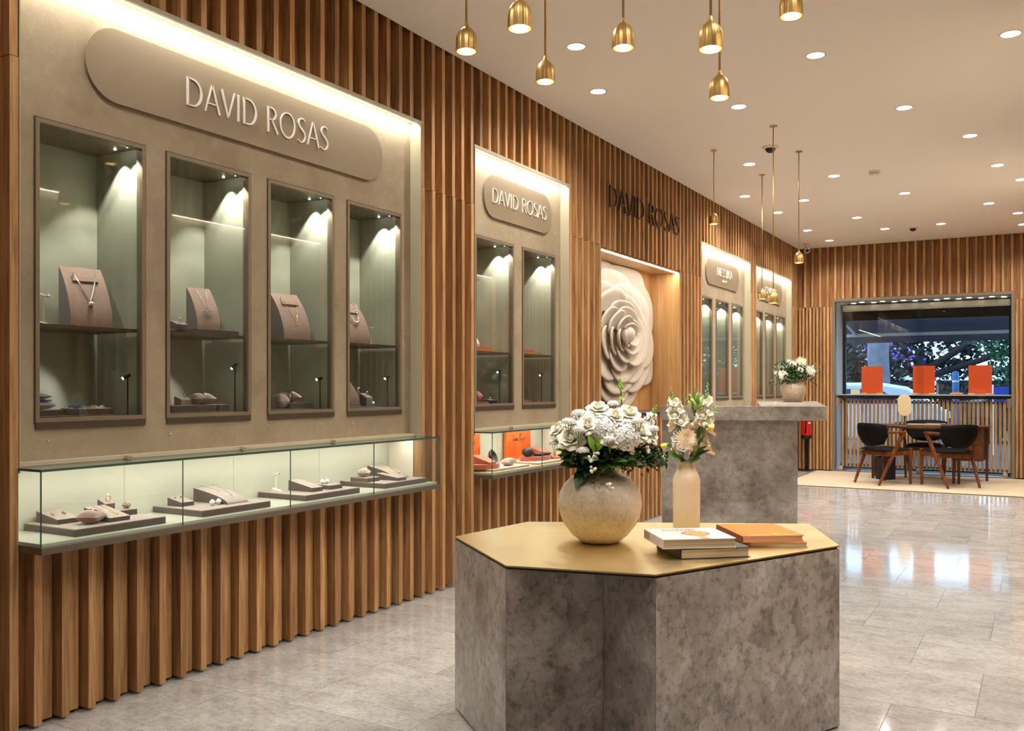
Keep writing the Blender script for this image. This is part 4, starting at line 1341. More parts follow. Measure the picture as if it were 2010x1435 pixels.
snapdragon('white snapdragon in the middle of the bottle vase bouquet', P(BOTTLE, -0.002, 0.0, 0.36), P(BOTTLE, -0.036, 0.02, 0.500), 'petal_white', 12, 0.027, 3, g)
snapdragon('low white snapdragon behind the right side of the bottle vase bouquet', P(BOTTLE, 0.060, 0.0, 0.30), P(BOTTLE, 0.050, 0.02, 0.440), 'petal_peach', 11, 0.030, 2, g)
snapdragon('low white snapdragon hanging at the left of the bottle vase bouquet', P(BOTTLE, -0.015, -0.02, 0.30), P(BOTTLE, -0.055, -0.02, 0.41), 'petal_white', 9, 0.027, 1, g)

def mum(label, loc, aim, r, mat, group, name='chrysanthemum', n=90, seed=0):
    t = thing(name, label, 'flower', loc, 0, group)
    t.rotation_mode = 'QUATERNION'
    t.rotation_quaternion = rot_to(aim)
    rr = random.Random(seed)
    mb = MB()
    for k in range(n):
        s = (k + 0.5) / n
        el = 0.05 + 1.30 * s ** 1.3                     # from flat outside to upright centre
        a = k * 2.39996
        d = Vector((math.cos(a) * math.cos(el), math.sin(a) * math.cos(el), math.sin(el)))
        side = Vector((-math.sin(a), math.cos(a), 0))
        ln = r * (1.0 - 0.45 * s) * rr.uniform(0.9, 1.08)
        w = r * 0.062 * (1.15 - 0.5 * s)
        up = side.cross(d) * -1
        p0 = d * ln * 0.12
        pts = [p0 - side * w * 0.4, p0 + side * w * 0.4, d * ln * 0.6 + side * w + up * 0.02 * r, d * ln * 0.6 - side * w + up * 0.02 * r, d * ln + up * r * 0.10 * (1 - s)]
        mb.add([tuple(p) for p in pts], [(0, 1, 2, 3), (3, 2, 4)])
    stuff(mb.build('petals', MAT[mat], t))
    MB().ball((0, 0, r * 0.12), (r * 0.2, r * 0.2, r * 0.28), 10, 6).build('centre', MAT['petal_peach'], t, smooth=True)
    MB().ball((0, 0, -0.02 * r), (r * 0.25, r * 0.25, r * 0.16), 10, 6).build('calyx', MAT['leaf_mid'], t, smooth=True)
    return t
g = 'cream chrysanthemums in the bottle vase'
mum('large cream chrysanthemum facing forward in the bottle vase', P(BOTTLE, -0.017, -0.075, 0.372), cam_dir + Vector((0, 0, 0.25)), 0.054, 'petal_peach', g, seed=1, n=120)
mum('cream chrysanthemum seen from the side at the right of the bottle vase', P(BOTTLE, 0.060, -0.01, 0.345), RIGHT * 1.0 - Vector((0, 0, 0.35)) + cam_dir * 0.2, 0.046, 'petal_peach', g, seed=2)
for (a, b, z, lab, d) in ((-0.088, -0.05, 0.345, 'yellow tipped flower bud drooping at the left of the bottle vase', (-0.9, -0.3)), (0.071, -0.07, 0.420, 'round yellow flower bud on a bent stem above the bottle vase', (0.7, -0.2))):
    t = thing('flower_bud', lab, 'flower', P(BOTTLE, a, b, z))
    t.rotation_mode = 'QUATERNION'
    t.rotation_quaternion = rot_to(RIGHT * d[0] + Vector((0, 0, d[1])))
    for k in range(7):
        q = 2 * math.pi * k / 7
        o = sheet(petal_fn(0.026, 0.010, 0.6, -0.3, 0, 0, 0.35), 4, 4).build('petal', MAT['petal_yellow'], t, smooth=True, loc=(0.004 * math.cos(q), 0.004 * math.sin(q), 0))
        o.rotation_euler = (0, 0, q)
    MB().ball((0, 0, -0.002), (0.009, 0.009, 0.010), 8, 6).build('calyx', MAT['leaf_mid'], t, smooth=True)
    e = P(BOTTLE, a * 0.25, b * 0.4, 0.272) - P(BOTTLE, a, b, z)
    m2 = t.rotation_quaternion.inverted()
    MB().tube([(0, 0, -0.006), tuple(m2 @ (Vector((0, 0, 0.015)) + e * 0.25)), tuple(m2 @ (e * 0.6)), tuple(m2 @ e)], 0.0026, 7).build('stem', MAT['stem_green'], t, smooth=True)

def leaf_mesh(ln, wd, mat, droop=0.25):
    mb = MB()
    def fn(u, v):
        s = 2 * u - 1
        w = wd * math.sin(math.pi * min(1, 0.04 + 0.96 * v) ** 0.85)
        return (w * s, ln * v, -droop * ln * v * v + 0.22 * w * abs(s))
    mb.grid(5, 8, fn)
    me = mb.mesh('leaf', MAT[mat])
    me.polygons.foreach_set('use_smooth', [True] * len(me.polygons))
    return me
def look_rot(d, up=Vector((0, 0, 1))):
    d = Vector(d).normalized()
    x = d.cross(up)
    if x.length < 1e-3:
        x = Vector((1, 0, 0))
    x.normalize()
    z = x.cross(d)
    return Matrix((x, d, z)).transposed().to_quaternion()
def sprig(label, base, tips, ln, wd, mat, group=None, name='leafy_sprig', face=None):
    """a stem with single leaves; tips = [(end point)]"""
    base = Vector(base)
    t = thing(name, label, 'foliage', base, 0, group)
    me = leaf_mesh(ln, wd, mat)
    mb = MB()
    for tp in tips:
        d = Vector(tp) - base
        root = d * max(0.0, 1 - ln / max(d.length, 1e-4))
        mb.tube([(0, 0, 0), tuple(root * 0.5 + Vector((0, 0, 0.01))), tuple(root)], 0.0016, 5)
        o = bpy.data.objects.new('leaf', me)
        COL.objects.link(o)
        o.parent = t
        o.location = root
        o.rotation_mode = 'QUATERNION'
        upv = (face or (cam_dir * 0.8 + Vector((0, 0, 1)))) + Vector((RND.uniform(-.3, .3), RND.uniform(-.3, .3), 0))
        o.rotation_quaternion = look_rot(d + Vector((0, 0, 0.0)), upv)
        o.scale = [RND.uniform(0.85, 1.12)] * 3
    stuff(mb.build('stem', MAT['stem_green'], t))
    return t
c0 = P(VASE, -0.03, -0.03, 0.30)
sprig('broad dark green leaves hanging at the lower left of the big bouquet', c0, [P(VASE, -0.160, -0.08, 0.308), P(VASE, -0.107, -0.13, 0.228), P(VASE, -0.140, -0.11, 0.335), P(VASE, -0.070, -0.15, 0.275), P(VASE, -0.118, -0.06, 0.30), P(VASE, -0.052, -0.14, 0.312), P(VASE, -0.085, -0.12, 0.30)], 0.105, 0.031, 'leaf_deep')
sprig('green glossy leaves at the left edge of the big bouquet', P(VASE, -0.06, -0.05, 0.34), [P(VASE, -0.176, -0.07, 0.400), P(VASE, -0.172, -0.09, 0.360), P(VASE, -0.150, -0.10, 0.345), P(VASE, -0.160, -0.05, 0.415), P(VASE, -0.145, -0.09, 0.385), P(VASE, -0.12, -0.12, 0.34), P(VASE, -0.130, -0.08, 0.425)], 0.068, 0.015, 'leaf_mid')
sprig('bright yellow green leaves at the front middle of the big bouquet', P(VASE, -0.030, -0.13, 0.335), [P(VASE, -0.052, -0.16, 0.405), P(VASE, -0.018, -0.17, 0.410), P(VASE, 0.0, -0.15, 0.395), P(VASE, -0.036, -0.15, 0.375)], 0.052, 0.012, 'leaf_bright')
sprig('fresh green leaves under the roses at the front of the big bouquet', P(VASE, 0.0, -0.08, 0.30), [P(VASE, -0.03, -0.17, 0.335), P(VASE, 0.03, -0.17, 0.34), P(VASE, 0.08, -0.17, 0.33), P(VASE, 0.12, -0.15, 0.335), P(VASE, -0.07, -0.16, 0.34), P(VASE, 0.055, -0.17, 0.30), P(VASE, 0.15, -0.12, 0.31), P(VASE, 0.0, -0.16, 0.295)], 0.075, 0.017, 'leaf_mid')
sprig('green leaves showing behind the upper right rose', P(VASE, 0.11, 0.0, 0.42), [P(VASE, 0.165, 0.0, 0.47), P(VASE, 0.175, 0.0, 0.44), P(VASE, 0.125, -0.03, 0.455)], 0.05, 0.014, 'leaf_mid')
sprig('pale green leaf cuffs around the neck of the bottle vase', P(BOTTLE, 0.0, -0.01, 0.268), [P(BOTTLE, -0.055, -0.05, 0.305), P(BOTTLE, 0.042, -0.055, 0.300), P(BOTTLE, -0.088, -0.04, 0.325), P(BOTTLE, 0.010, -0.06, 0.305), P(BOTTLE, 0.055, -0.02, 0.325), P(BOTTLE, -0.03, -0.055, 0.31)], 0.060, 0.019, 'leaf_mid')
sprig('dark narrow leaves at the right of the bottle vase bouquet', P(BOTTLE, 0.015, -0.03, 0.29), [P(BOTTLE, 0.066, -0.07, 0.350), P(BOTTLE, 0.058, -0.07, 0.395), P(BOTTLE, 0.078, -0.05, 0.330), P(BOTTLE, 0.045, -0.06, 0.42)], 0.055, 0.010, 'leaf_deep')
sprig('spiky green lily leaves and buds at the top of the bottle vase', P(BOTTLE, 0.030, -0.02, 0.46), [P(BOTTLE, -0.018, -0.03, 0.555), P(BOTTLE, 0.012, -0.02, 0.560), P(BOTTLE, 0.034, -0.02, 0.575), P(BOTTLE, 0.052, -0.02, 0.560), P(BOTTLE, 0.066, -0.03, 0.545), P(BOTTLE, 0.006, -0.05, 0.535), P(BOTTLE, 0.040, -0.05, 0.540)], 0.060, 0.006, 'leaf_mid')
t = thing('lily_buds', 'closed lime green lily buds at the top of the bottle vase bouquet', 'flower', P(BOTTLE, 0.03, -0.03, 0.47))
for (a, b, z) in ((0.012, -0.04, 0.536), (0.036, -0.035, 0.540), (0.052, -0.04, 0.520), (0.004, -0.05, 0.510), (0.028, -0.055, 0.500), (0.044, -0.055, 0.498), (0.018, -0.05, 0.520)):
    d = P(BOTTLE, a, b, z) - Vector(t.location)
    o = MB().ball((0, 0, 0), (0.007, 0.007, 0.018), 8, 8).build('bud', MAT['petal_lime' if RND.random() < 0.5 else 'bud_green'], t, smooth=True, loc=tuple(d))
    o.rotation_mode = 'QUATERNION'
    o.rotation_quaternion = rot_to(d + RIGHT * RND.uniform(-.04, .04))
sprig('long thin leaf pair at the right of the bottle vase bouquet', P(BOTTLE, 0.085, 0.0, 0.47), [P(BOTTLE, 0.122, -0.01, 0.505), P(BOTTLE, 0.130, -0.01, 0.482)], 0.035, 0.004, 'leaf_bright')

def greenery(name, label, base, mat, strands, n_leaf, ls, seed, cat='foliage', mass=()):
    """fine hanging greenery: uncountable small leaves on thin twigs"""
    rr = random.Random(seed)
    t = thing(name, label, cat, base)
    tw, lf = MB(), MB()
    for (a, b, z) in strands:
        e = P(base, a, b, z) - Vector(base)
        s0 = Vector((0, 0, 0)) + Vector((rr.uniform(-.02, .02), rr.uniform(-.02, .02), 0.27 if z < 0.5 else 0.3))
        mid = (s0 + e) * 0.5 + Vector((0, 0, 0.05))
        pts = [s0 * (1 - q) ** 2 + mid * 2 * q * (1 - q) + e * q * q for q in (0, .2, .4, .6, .8, 1)]
        tw.tube([tuple(p) for p in pts], 0.0012, 5)
        for k in range(n_leaf):
            q = rr.uniform(0.25, 1.0)
            p = s0 * (1 - q) ** 2 + mid * 2 * q * (1 - q) + e * q * q + Vector((rr.uniform(-1, 1), rr.uniform(-1, 1), rr.uniform(-1, 1))) * ls * 1.3
            d = Vector((rr.uniform(-1, 1), rr.uniform(-1, 1), rr.uniform(-1, 0.6))).normalized()
            sd = d.cross(Vector((rr.uniform(-1, 1), rr.uniform(-1, 1), rr.uniform(-1, 1)))).normalized()
            l, w = ls * rr.uniform(0.7, 1.3), ls * 0.27
            lf.add([tuple(p), tuple(p + d * l * .5 + sd * w), tuple(p + d * l), tuple(p + d * l * .5 - sd * w)], [(0, 1, 2, 3)])
    for (a, b, z, ra, rb, rz, n) in mass:
        for k in range(n):
            q = Vector((rr.gauss(0, 1), rr.gauss(0, 1), rr.gauss(0, 1))).normalized() * rr.uniform(0.1, 0.85)
            p = P(base, a + ra * q.x, b + rb * q.y, z + rz * q.z) - Vector(base)
            d = Vector((rr.uniform(-1, 1), rr.uniform(-1, 1), rr.uniform(-1, 0.5))).normalized()
            sd = d.cross(Vector((rr.uniform(-1, 1), rr.uniform(-1, 1), rr.uniform(-1, 1)))).normalized()
            l, w = ls * rr.uniform(0.8, 1.5), ls * 0.34
            lf.add([tuple(p), tuple(p + d * l * .5 + sd * w), tuple(p + d * l), tuple(p + d * l * .5 - sd * w)], [(0, 1, 2, 3)])
    stuff(tw.build('twigs', MAT['stem_green'], t))
    stuff(lf.build('small_leaves', MAT[mat], t))
    return t
dr = [(-0.029, -0.12, 0.272), (0.029, -0.14, 0.331), (0.086, -0.12, 0.30), (0.134, -0.10, 0.311), (0.182, -0.06, 0.320), (0.222, -0.03, 0.300), (0.115, -0.08, 0.285), (0.0, -0.15, 0.273), (0.211, -0.04, 0.349), (0.06, -0.14, 0.36), (0.02, -0.13, 0.37), (0.16, -0.10, 0.35), (-0.10, -0.12, 0.33), (0.235, -0.02, 0.29), (-0.02, -0.10, 0.36), (0.10, -0.13, 0.37), (0.14, 0.03, 0.36), (-0.06, 0.05, 0.38), (0.04, 0.08, 0.40)]
greenery('hanging_greenery', 'dark trailing greenery spilling over the right of the round vase', VASE, 'leaf_deep', dr, 70, 0.018, 5, mass=((0.05, -0.06, 0.335, 0.16, 0.10, 0.045, 900), (0.17, -0.05, 0.325, 0.10, 0.07, 0.05, 420), (-0.07, -0.05, 0.33, 0.10, 0.10, 0.05, 420), (0.0, 0.0, 0.40, 0.20, 0.12, 0.08, 500)))
t = thing('berry_sprig', 'small cream berry clusters among the trailing greenery', 'foliage', P(VASE, 0.1, -0.12, 0.33))
for (a, b, z) in ((0.112, -0.13, 0.375), (0.105, -0.13, 0.350), (0.160, -0.10, 0.352), (-0.045, -0.15, 0.322), (-0.030, -0.15, 0.335), (0.022, -0.165, 0.225), (-0.042, -0.165, 0.285), (0.225, -0.03, 0.318)):
    c = P(VASE, a, b, z) - Vector(t.location)
    mb = MB()
    for k in range(7):
        mb.ball(tuple(c + Vector((RND.uniform(-1, 1), RND.uniform(-1, 1), RND.uniform(-1, 1))) * 0.010), 0.0058, 7, 5)
    stuff(mb.build('berries', MAT['petal_ivory'], t, smooth=True))

# jar bouquet on the counter
g = 'cream chrysanthemums in the stoneware jar'
for i, (a, b, z, r, lab) in enumerate(((0.047, -0.05, 0.330, 0.060, 'cream chrysanthemum at the top of the jar bouquet'), (0.111, -0.08, 0.255, 0.060, 'cream chrysanthemum at the right of the jar bouquet'), (-0.111, -0.08, 0.225, 0.050, 'cream chrysanthemum at the lower left of the jar bouquet'), (-0.020, -0.05, 0.310, 0.045, 'small white chrysanthemum at the upper middle of the jar bouquet'), (0.030, -0.09, 0.265, 0.035, 'small white chrysanthemum at the centre of the jar bouquet'))):
    mum(lab, P(JAR, a, b, z), cam_dir + Vector((0, 0, 0.4)) + RIGHT * a * 3, r, 'petal_ivory', g, n=70, seed=10 + i)
g = 'white snapdragons in the stoneware jar'
for (lab, q0, q1) in (('white snapdragon standing tallest in the jar bouquet', (-0.017, 0, 0.23), (-0.047, 0, 0.395)), ('white snapdragon right of the top chrysanthemum in the jar', (0.064, 0, 0.217), (0.104, 0, 0.375)), ('white snapdragon reaching to the right of the jar bouquet', (0.098, 0, 0.208), (0.190, 0, 0.325)), ('white snapdragon at the left tip of the jar bouquet', (-0.073, 0, 0.208), (-0.178, 0, 0.268)), ('white snapdragon at the upper left of the jar bouquet', (-0.051, 0, 0.208), (-0.132, 0, 0.335))):
    snapdragon(lab, P(JAR, *q0), P(JAR, *q1), 'petal_white', 8, 0.022, 5, g)
st = [(-0.14, -0.06, 0.16), (-0.17, -0.04, 0.19), (-0.07, -0.09, 0.24), (-0.03, -0.09, 0.26), (-0.09, -0.06, 0.29), (0.0, -0.09, 0.22), (0.16, -0.05, 0.15), (0.19, -0.02, 0.20), (0.10, -0.08, 0.20), (-0.05, -0.09, 0.20), (0.06, -0.09, 0.23), (-0.13, 0.0, 0.31)]
greenery('hanging_greenery', 'dark fine greenery spilling over the stoneware jar', JAR, 'leaf_deep', [(a, b, z) for a, b, z in st], 40, 0.026, 9, mass=((-0.03, -0.06, 0.22, 0.16, 0.10, 0.07, 420), (0.05, -0.02, 0.27, 0.2, 0.1, 0.08, 300)))
# ------------------------------------------------------------------ rug, desk, chairs at the window
m, nt, p = new_mat('sisal')
vec, _ = coords(nt, (1, 1, 1))
f = noise_tex(nt, vec, 220.0, 3.0)
r = ramp(nt, [(0.3, srgb(160, 140, 114)), (0.6, srgb(196, 178, 152))])
nt.links.new(f, r.inputs['Fac']); nt.links.new(r.outputs['Color'], p.inputs['Base Color'])
p.inputs['Roughness'].default_value = 0.95
bp = nt.nodes.new('ShaderNodeBump'); bp.inputs['Strength'].default_value = 0.4; bp.inputs['Distance'].default_value = 0.003
nt.links.new(f, bp.inputs['Height']); nt.links.new(bp.outputs['Normal'], p.inputs['Normal'])
MAT['sisal'] = m
plain('rug_edge', srgb(120, 94, 60), 0.95)
rug = thing('area_rug', 'large sand coloured woven rug under the desk and chairs', 'rug', (-1.40, 12.8, 0))
MB().box(-1.45, 1.60, -1.055, 1.12, 0.001, 0.010).build('weave', MAT['sisal'], rug)
mb = MB()
holed(mb, -1.465, 1.615, -1.07, 1.135, [(-1.45, 1.60, -1.055, 1.12)], lambda a, b, t: (a, b, t), 0.009, 0.0005)
mb.build('binding', MAT['rug_edge'], rug)
RZ = 0.0105

plain('leather_black', srgb(10, 8, 8), 0.6, spec=0.1, noise=0.08, nscale=50)
def chair_proto():
    t = thing('armchair', 'x', 'chair', (0, 0, RZ), 0, 'walnut armchairs around the desk')
    W = MAT['walnut']
    for s in (-1, 1):
        MB().beam((s * 0.225, 0.215, 0.0), (s * 0.235, 0.205, 0.455), 0.026, 0.026, 0.042, 0.042).build('front_leg', W, t, bevel=0.006)
        MB().beam((s * 0.215, -0.275, 0.0), (s * 0.275, 0.055, 0.655), 0.026, 0.026, 0.034, 0.052).build('rear_leg', W, t, bevel=0.005)
        a = MB()
        a.prism([(s * 0.295, 0.085), (s * 0.245, 0.095), (s * 0.232, -0.03), (s * 0.228, -0.175), (s * 0.258, -0.185), (s * 0.292, -0.03)] if s < 0 else [(s * 0.295, 0.085), (s * 0.292, -0.03), (s * 0.258, -0.185), (s * 0.228, -0.175), (s * 0.232, -0.03), (s * 0.245, 0.095)], 0.640, 0.672)
        a.build('armrest', W, t, bevel=0.007)
        MB().beam((s * 0.232, 0.20, 0.40), (s * 0.240, -0.14, 0.385), 0.022, 0.052).build('side_rail', W, t, bevel=0.004)
    MB().beam((-0.235, 0.205, 0.395), (0.235, 0.205, 0.395), 0.022, 0.050, side=(0, 1, 0)).build('front_rail', W, t, bevel=0.004)
    MB().beam((-0.235, -0.145, 0.385), (0.235, -0.145, 0.385), 0.022, 0.055, side=(0, 1, 0)).build('rear_rail', W, t, bevel=0.004)
    c = MB()
    c.grid(13, 13, lambda u, v: ((u - .5) * (0.50 - 0.04 * (1 - v)), -0.205 + 0.425 * v, 0.430 + 0.040 * (1 - (abs(2 * u - 1) ** 3.0)) ** 0.6 * (1 - (abs(2 * v - 1) ** 3.5)) ** 0.6))
    c.grid(13, 13, lambda u, v: ((.5 - u) * (0.50 - 0.04 * (1 - v)), -0.205 + 0.425 * v, 0.430 - 0.018 * (1 - (abs(2 * u - 1) ** 4.0)) * (1 - (abs(2 * v - 1) ** 4))))
    c.build('seat_cushion', MAT['leather_black'], t, smooth=True)
    b = MB()
    def back(sign):
        def fn(u, v):
            s = 2 * u - 1
            w = 0.262 * (0.62 + 0.38 * min(1, (v * 2.1)) ** 0.7) * (1 - 0.06 * max(0, v - 0.8) * 5 * 0.3)
            ex = (1 - abs(s) ** 4) ** 0.5 * (1 - abs(2 * v - 1) ** 5) ** 0.5
            y = -0.245 + 0.085 * s * s - 0.035 * v + sign * 0.030 * ex
            z = 0.505 + 0.265 * v - 0.022 * (1 - s * s) * (1 - v) * 1.2 - 0.02 * abs(s) ** 3 * v
            return (s * w * (1 if sign > 0 else -1) * -1, y, z)
        return fn
    b.grid(17, 11, back(1))
    b.grid(17, 11, back(-1))
    b.build('backrest', MAT['leather_black'], t, smooth=True)
    return t
ch = chair_proto()
ch['label'] = 'walnut armchair with black seat at the left front of the desk'
def face(dx, dy):
    return math.atan2(-dx, dy)
ch.location = (-1.735, 12.470, RZ + 0.005)
ch.rotation_euler = (0, 0, face(0.64, 0.77))
copy_tree(ch, 'walnut armchair with black seat at the right front of the desk', loc=(-0.985, 12.505, RZ + 0.005), rotz=face(-0.66, 0.75))
copy_tree(ch, 'walnut armchair with black seat behind the desk, facing the shop', loc=(-1.36, 13.555, RZ + 0.005), rotz=face(0.02, -1.0))

DZ = 0.728 + RZ
dk = thing('writing_desk', 'dark walnut half round desk in front of the shop window', 'desk', (-1.30, 13.1, RZ))
pts = [(0.735, 0.36), (-0.735, 0.36)]
for i in range(1, 20):
    a = math.pi + math.pi * i / 20
    pts.append((0.735 * math.cos(a), 0.30 + 0.86 * math.sin(a) * (1 - 0.10 * abs(math.cos(a)))))
MB().prism(pts, 0.700, 0.728).build('desk_top', MAT['walnut_dark'], dk, bevel=0.004)
for (x, y) in ((0.69, 0.33), (-0.69, 0.33), (0.40, -0.25), (-0.66, 0.0)):
    MB().beam((x, y, 0.0), (x, y, 0.70), 0.030, 0.030, 0.042, 0.042).build('leg', MAT['walnut_dark'], dk)
mb = MB()
mb.prism([(0.675, 0.32), (0.30, 0.32), (0.30, -0.02), (0.645, -0.02)][::-1], 0.28, 0.70)
pc = mb.build('pedestal', MAT['walnut'], dk)
MB().box(0.31, 0.64, -0.034, -0.021, 0.295, 0.485).build('drawer_front', MAT['walnut'], dk)
MB().box(0.31, 0.64, -0.034, -0.021, 0.492, 0.690).build('drawer_front', MAT['walnut'], dk)

t = thing('table_mirror', 'oval tilting table mirror on a slim stand on the desk', 'mirror', (-1.575, 13.15, DZ), YAW * 0.6)
plain('mirror_back', srgb(190, 172, 140), 0.3, metal=0.4)
MB().lathe([(0.0, 0.0), (0.075, 0.0), (0.075, 0.008), (0.0, 0.010)], 28).build('foot', MAT['bronze_dark'], t)
MB().tube([(0, 0, 0.008), (0, 0, 0.14)], 0.008, 10).build('stand', MAT['bronze_dark'], t)
o = MB()
o.prism(rounded(-0.084, 0.084, -0.145, 0.145, 0.083, 10), -0.006, 0.006)
oo = o.build('mirror_disc', MAT['mirror_back'], t, loc=(0, -0.012, 0.260))
oo.rotation_euler = (math.radians(80), 0, 0)
t = thing('jewellery_tray', 'flat gold edged presentation tray on the desk', 'tray', (-1.30, 12.80, DZ), 0.1)
MB().box(-0.20, 0.20, -0.13, 0.13, 0.0, 0.022).build('rim', MAT['brass_edge'], t, bevel=0.003)
MB().box(-0.19, 0.19, -0.12, 0.12, 0.0222, 0.026).build('pad', MAT['velvet_grey'], t)
MB().box(0.02, 0.26, 0.05, 0.26, 0.0, 0.030).build('folder', MAT['velvet_dark'], t, bevel=0.003)
t = thing('waste_bin', 'black round waste bin under the desk', 'bin', (-1.800, 13.08, RZ))
MB().lathe([(0.0, 0.0), (0.118, 0.0), (0.124, 0.004), (0.128, 0.29), (0.124, 0.29), (0.120, 0.03), (0.0, 0.03)], 28).build('bucket', MAT['black_matt'], t, smooth=True, angle=40)
MB().lathe([(0.124, 0.288), (0.131, 0.290), (0.131, 0.298), (0.122, 0.298)], 28).build('lid_ring', MAT['black_metal'], t)

# ------------------------------------------------------------------ fire extinguisher on its stand
plain('safety_red', srgb(196, 22, 24), 0.3, coat=0.4)
plain('label_white', srgb(236, 232, 224), 0.5)
ex = thing('fire_extinguisher', 'red fire extinguisher on a black floor stand by the window wall', 'fire extinguisher', (-3.012, 13.90, 0.0))
MB().lathe([(0.0, 0.47), (0.060, 0.47), (0.075, 0.482), (0.076, 0.53)], 28).build('bottom_cap', MAT['black_matt'], ex, smooth=True)
MB().lathe([(0.075, 0.53), (0.075, 0.84), (0.066, 0.89), (0.038, 0.925), (0.020, 0.935), (0.018, 0.96)], 28).build('cylinder', MAT['safety_red'], ex, smooth=True)
MB().box(-0.02, 0.02, -0.075, 0.05, 0.955, 0.985).build('valve', MAT['black_matt'], ex)
MB().tube([(0.0, -0.07, 0.97), (0.03, -0.115, 0.93), (0.022, -0.098, 0.75), (0.012, -0.090, 0.56)], 0.011, 8).build('hose', MAT['black_matt'], ex, smooth=True)
for (z0, z1) in ((0.80, 0.84), (0.70, 0.72), (0.58, 0.66)):
    mb = MB()
    mb.grid(6, 2, lambda u, v, z0=z0, z1=z1: (0.0756 * math.cos(-0.95 + 0.55 * u), 0.0756 * math.sin(-0.95 + 0.55 * u), z0 + (z1 - z0) * v))
    mb.build('label_patch', MAT['label_white' if z0 != 0.58 else 'safety_red'], ex)
MB().box(-0.012, 0.012, 0.068, 0.090, 0.012, 0.95).build('stand_post', MAT['black_metal'], ex)
MB().box(-0.09, 0.09, -0.11, 0.11, 0.0, 0.014).build('stand_base', MAT['black_metal'], ex)
MB().tube([(0.0, 0.0, 0.014), (0.0, 0.0, 0.465)], 0.010, 8).build('stand_pole', MAT['black_metal'], ex)
# ------------------------------------------------------------------ glass display cases below the panels
XC = -3.035
def display_case(label, y0, y1, seams):
    t = thing('glass_case', label, 'display case', (0, 0, 0))
    MB().box(-3.41, XC + 0.008, y0 - 0.004, y1 + 0.004, 0.656, 0.680).build('metal_tray', MAT['tray_metal'], t)
    MB().box(-3.40, XC - 0.012, y0 + 0.006, y1 - 0.006, 0.680, 0.692).build('floor_plate', MAT['mist_glass'], t)
    n = max(2, round((y1 - y0) / 0.66))
    for i in range(n):
        a, b = y0 + (y1 - y0) * i / n, y0 + (y1 - y0) * (i + 1) / n
        MB().box(-3.415, -3.405, a + 0.001, b - 0.001, 0.680, 0.962).build('back_panel', MAT['mist_glass'], t)
    for (a, b) in ((y0 - 0.006, y0), (y1, y1 + 0.006)):
        MB().box(-3.405, -3.222, a, b, 0.680, 0.960).build('end_panel', MAT['cream'], t)
        o = MB().box(-3.222, XC, a + 0.0, b, 0.682, 0.948, 0, 1, 'y').build('end_pane', [MAT['case_glass'], MAT['rim_green']], t)
    for a, b in zip(seams, seams[1:]):
        MB().box(XC - 0.006, XC, a + 0.0006, b - 0.0006, 0.682, 0.948, 0, 1, 'x').build('front_pane', [MAT['case_glass'], MAT['rim_green']], t)
    MB().box(-3.20, XC + 0.004, y0 - 0.006, y1 + 0.006, 0.948, 0.957, 0, 1, 'z').build('top_pane', [MAT['case_glass'], MAT['rim_green']], t)
    MB().box(-3.405, -3.20, y0, y1, 0.956, 0.962).build('ceiling_board', MAT['sage_jamb'], t)
    MB().box(-3.26, -3.248, y0 + 0.03, y1 - 0.03, 0.951, 0.956).build('light_strip', MAT['led_strip'], t)
    lamp('case_light', 'AREA', (-3.254, (y0 + y1) / 2, 0.948), CASE_W * (y1 - y0), LEDC, (0, 0, 0), size=(0.012, y1 - y0 - 0.08))
    for i in range(max(1, len(seams) - 2)):
        y = (seams[i] + seams[i + 1]) / 2 + 0.16
        MB().box(-3.196, -3.176, y - 0.010, y + 0.010, 0.9575, 0.970).build('glass_clip', MAT['silver'], t, bevel=0.002)
    return t
display_case('long low glass jewellery case under the four vitrines', 1.945, 4.392, [1.945, 2.557, 3.176, 3.794, 4.392])
display_case('short low glass case with orange displays under the two vitrines', 4.990, 6.344, [4.990, 5.667, 6.344])

# ------------------------------------------------------------------ display props (local +x faces the shop)
CF = 0.692                 # case floor
def block(name, label, cat, c, w, d, h, top, side, rot=0.0, parts=None):
    t = thing(name, label, cat, c, rot)
    b = MB()
    b.box(-d / 2, d / 2, -w / 2, w / 2, 0, h - 0.003)
    b.build('body', MAT[side], t)
    MB().box(-d / 2, d / 2, -w / 2, w / 2, h - 0.003, h).build('velvet_top', MAT[top], t)
    return t
def wedge(name, label, c, w, d, hb, hf, top, side, rot=0.0, cat='display stand'):
    t = thing(name, label, cat, c, rot)
    b = MB()
    vs = [(-d / 2, -w / 2, 0), (d / 2, -w / 2, 0), (d / 2, w / 2, 0), (-d / 2, w / 2, 0), (-d / 2, -w / 2, hb), (d / 2, -w / 2, hf), (d / 2, w / 2, hf), (-d / 2, w / 2, hb)]
    b.add(vs, [(0, 3, 2, 1), (0, 1, 5, 4), (1, 2, 6, 5), (2, 3, 7, 6), (3, 0, 4, 7), (4, 5, 6, 7)], 0)
    b.build('body', MAT[side], t)
    k = 0.0008
    b = MB()
    b.add([(-d / 2, -w / 2, hb + k), (d / 2, -w / 2, hf + k), (d / 2, w / 2, hf + k), (-d / 2, w / 2, hb + k), (-d / 2, -w / 2, hb), (d / 2, -w / 2, hf), (d / 2, w / 2, hf), (-d / 2, w / 2, hb)],
          [(0, 1, 2, 3), (4, 5, 1, 0), (5, 6, 2, 1), (6, 7, 3, 2), (7, 4, 0, 3), (7, 6, 5, 4)])
    b.build('velvet_top', MAT[top], t)
    t['slope'] = (hb, hf, d)
    return t
def on_slope(t, x, y):
    hb, hf, d = t['slope']
    return (x, y, hb + (hf - hb) * (x + d / 2) / d + 0.002)
def chain(pts, r, mat, parent, name='chain'):
    return MB().tube(pts, r, 5).build(name, MAT[mat], parent, smooth=True)
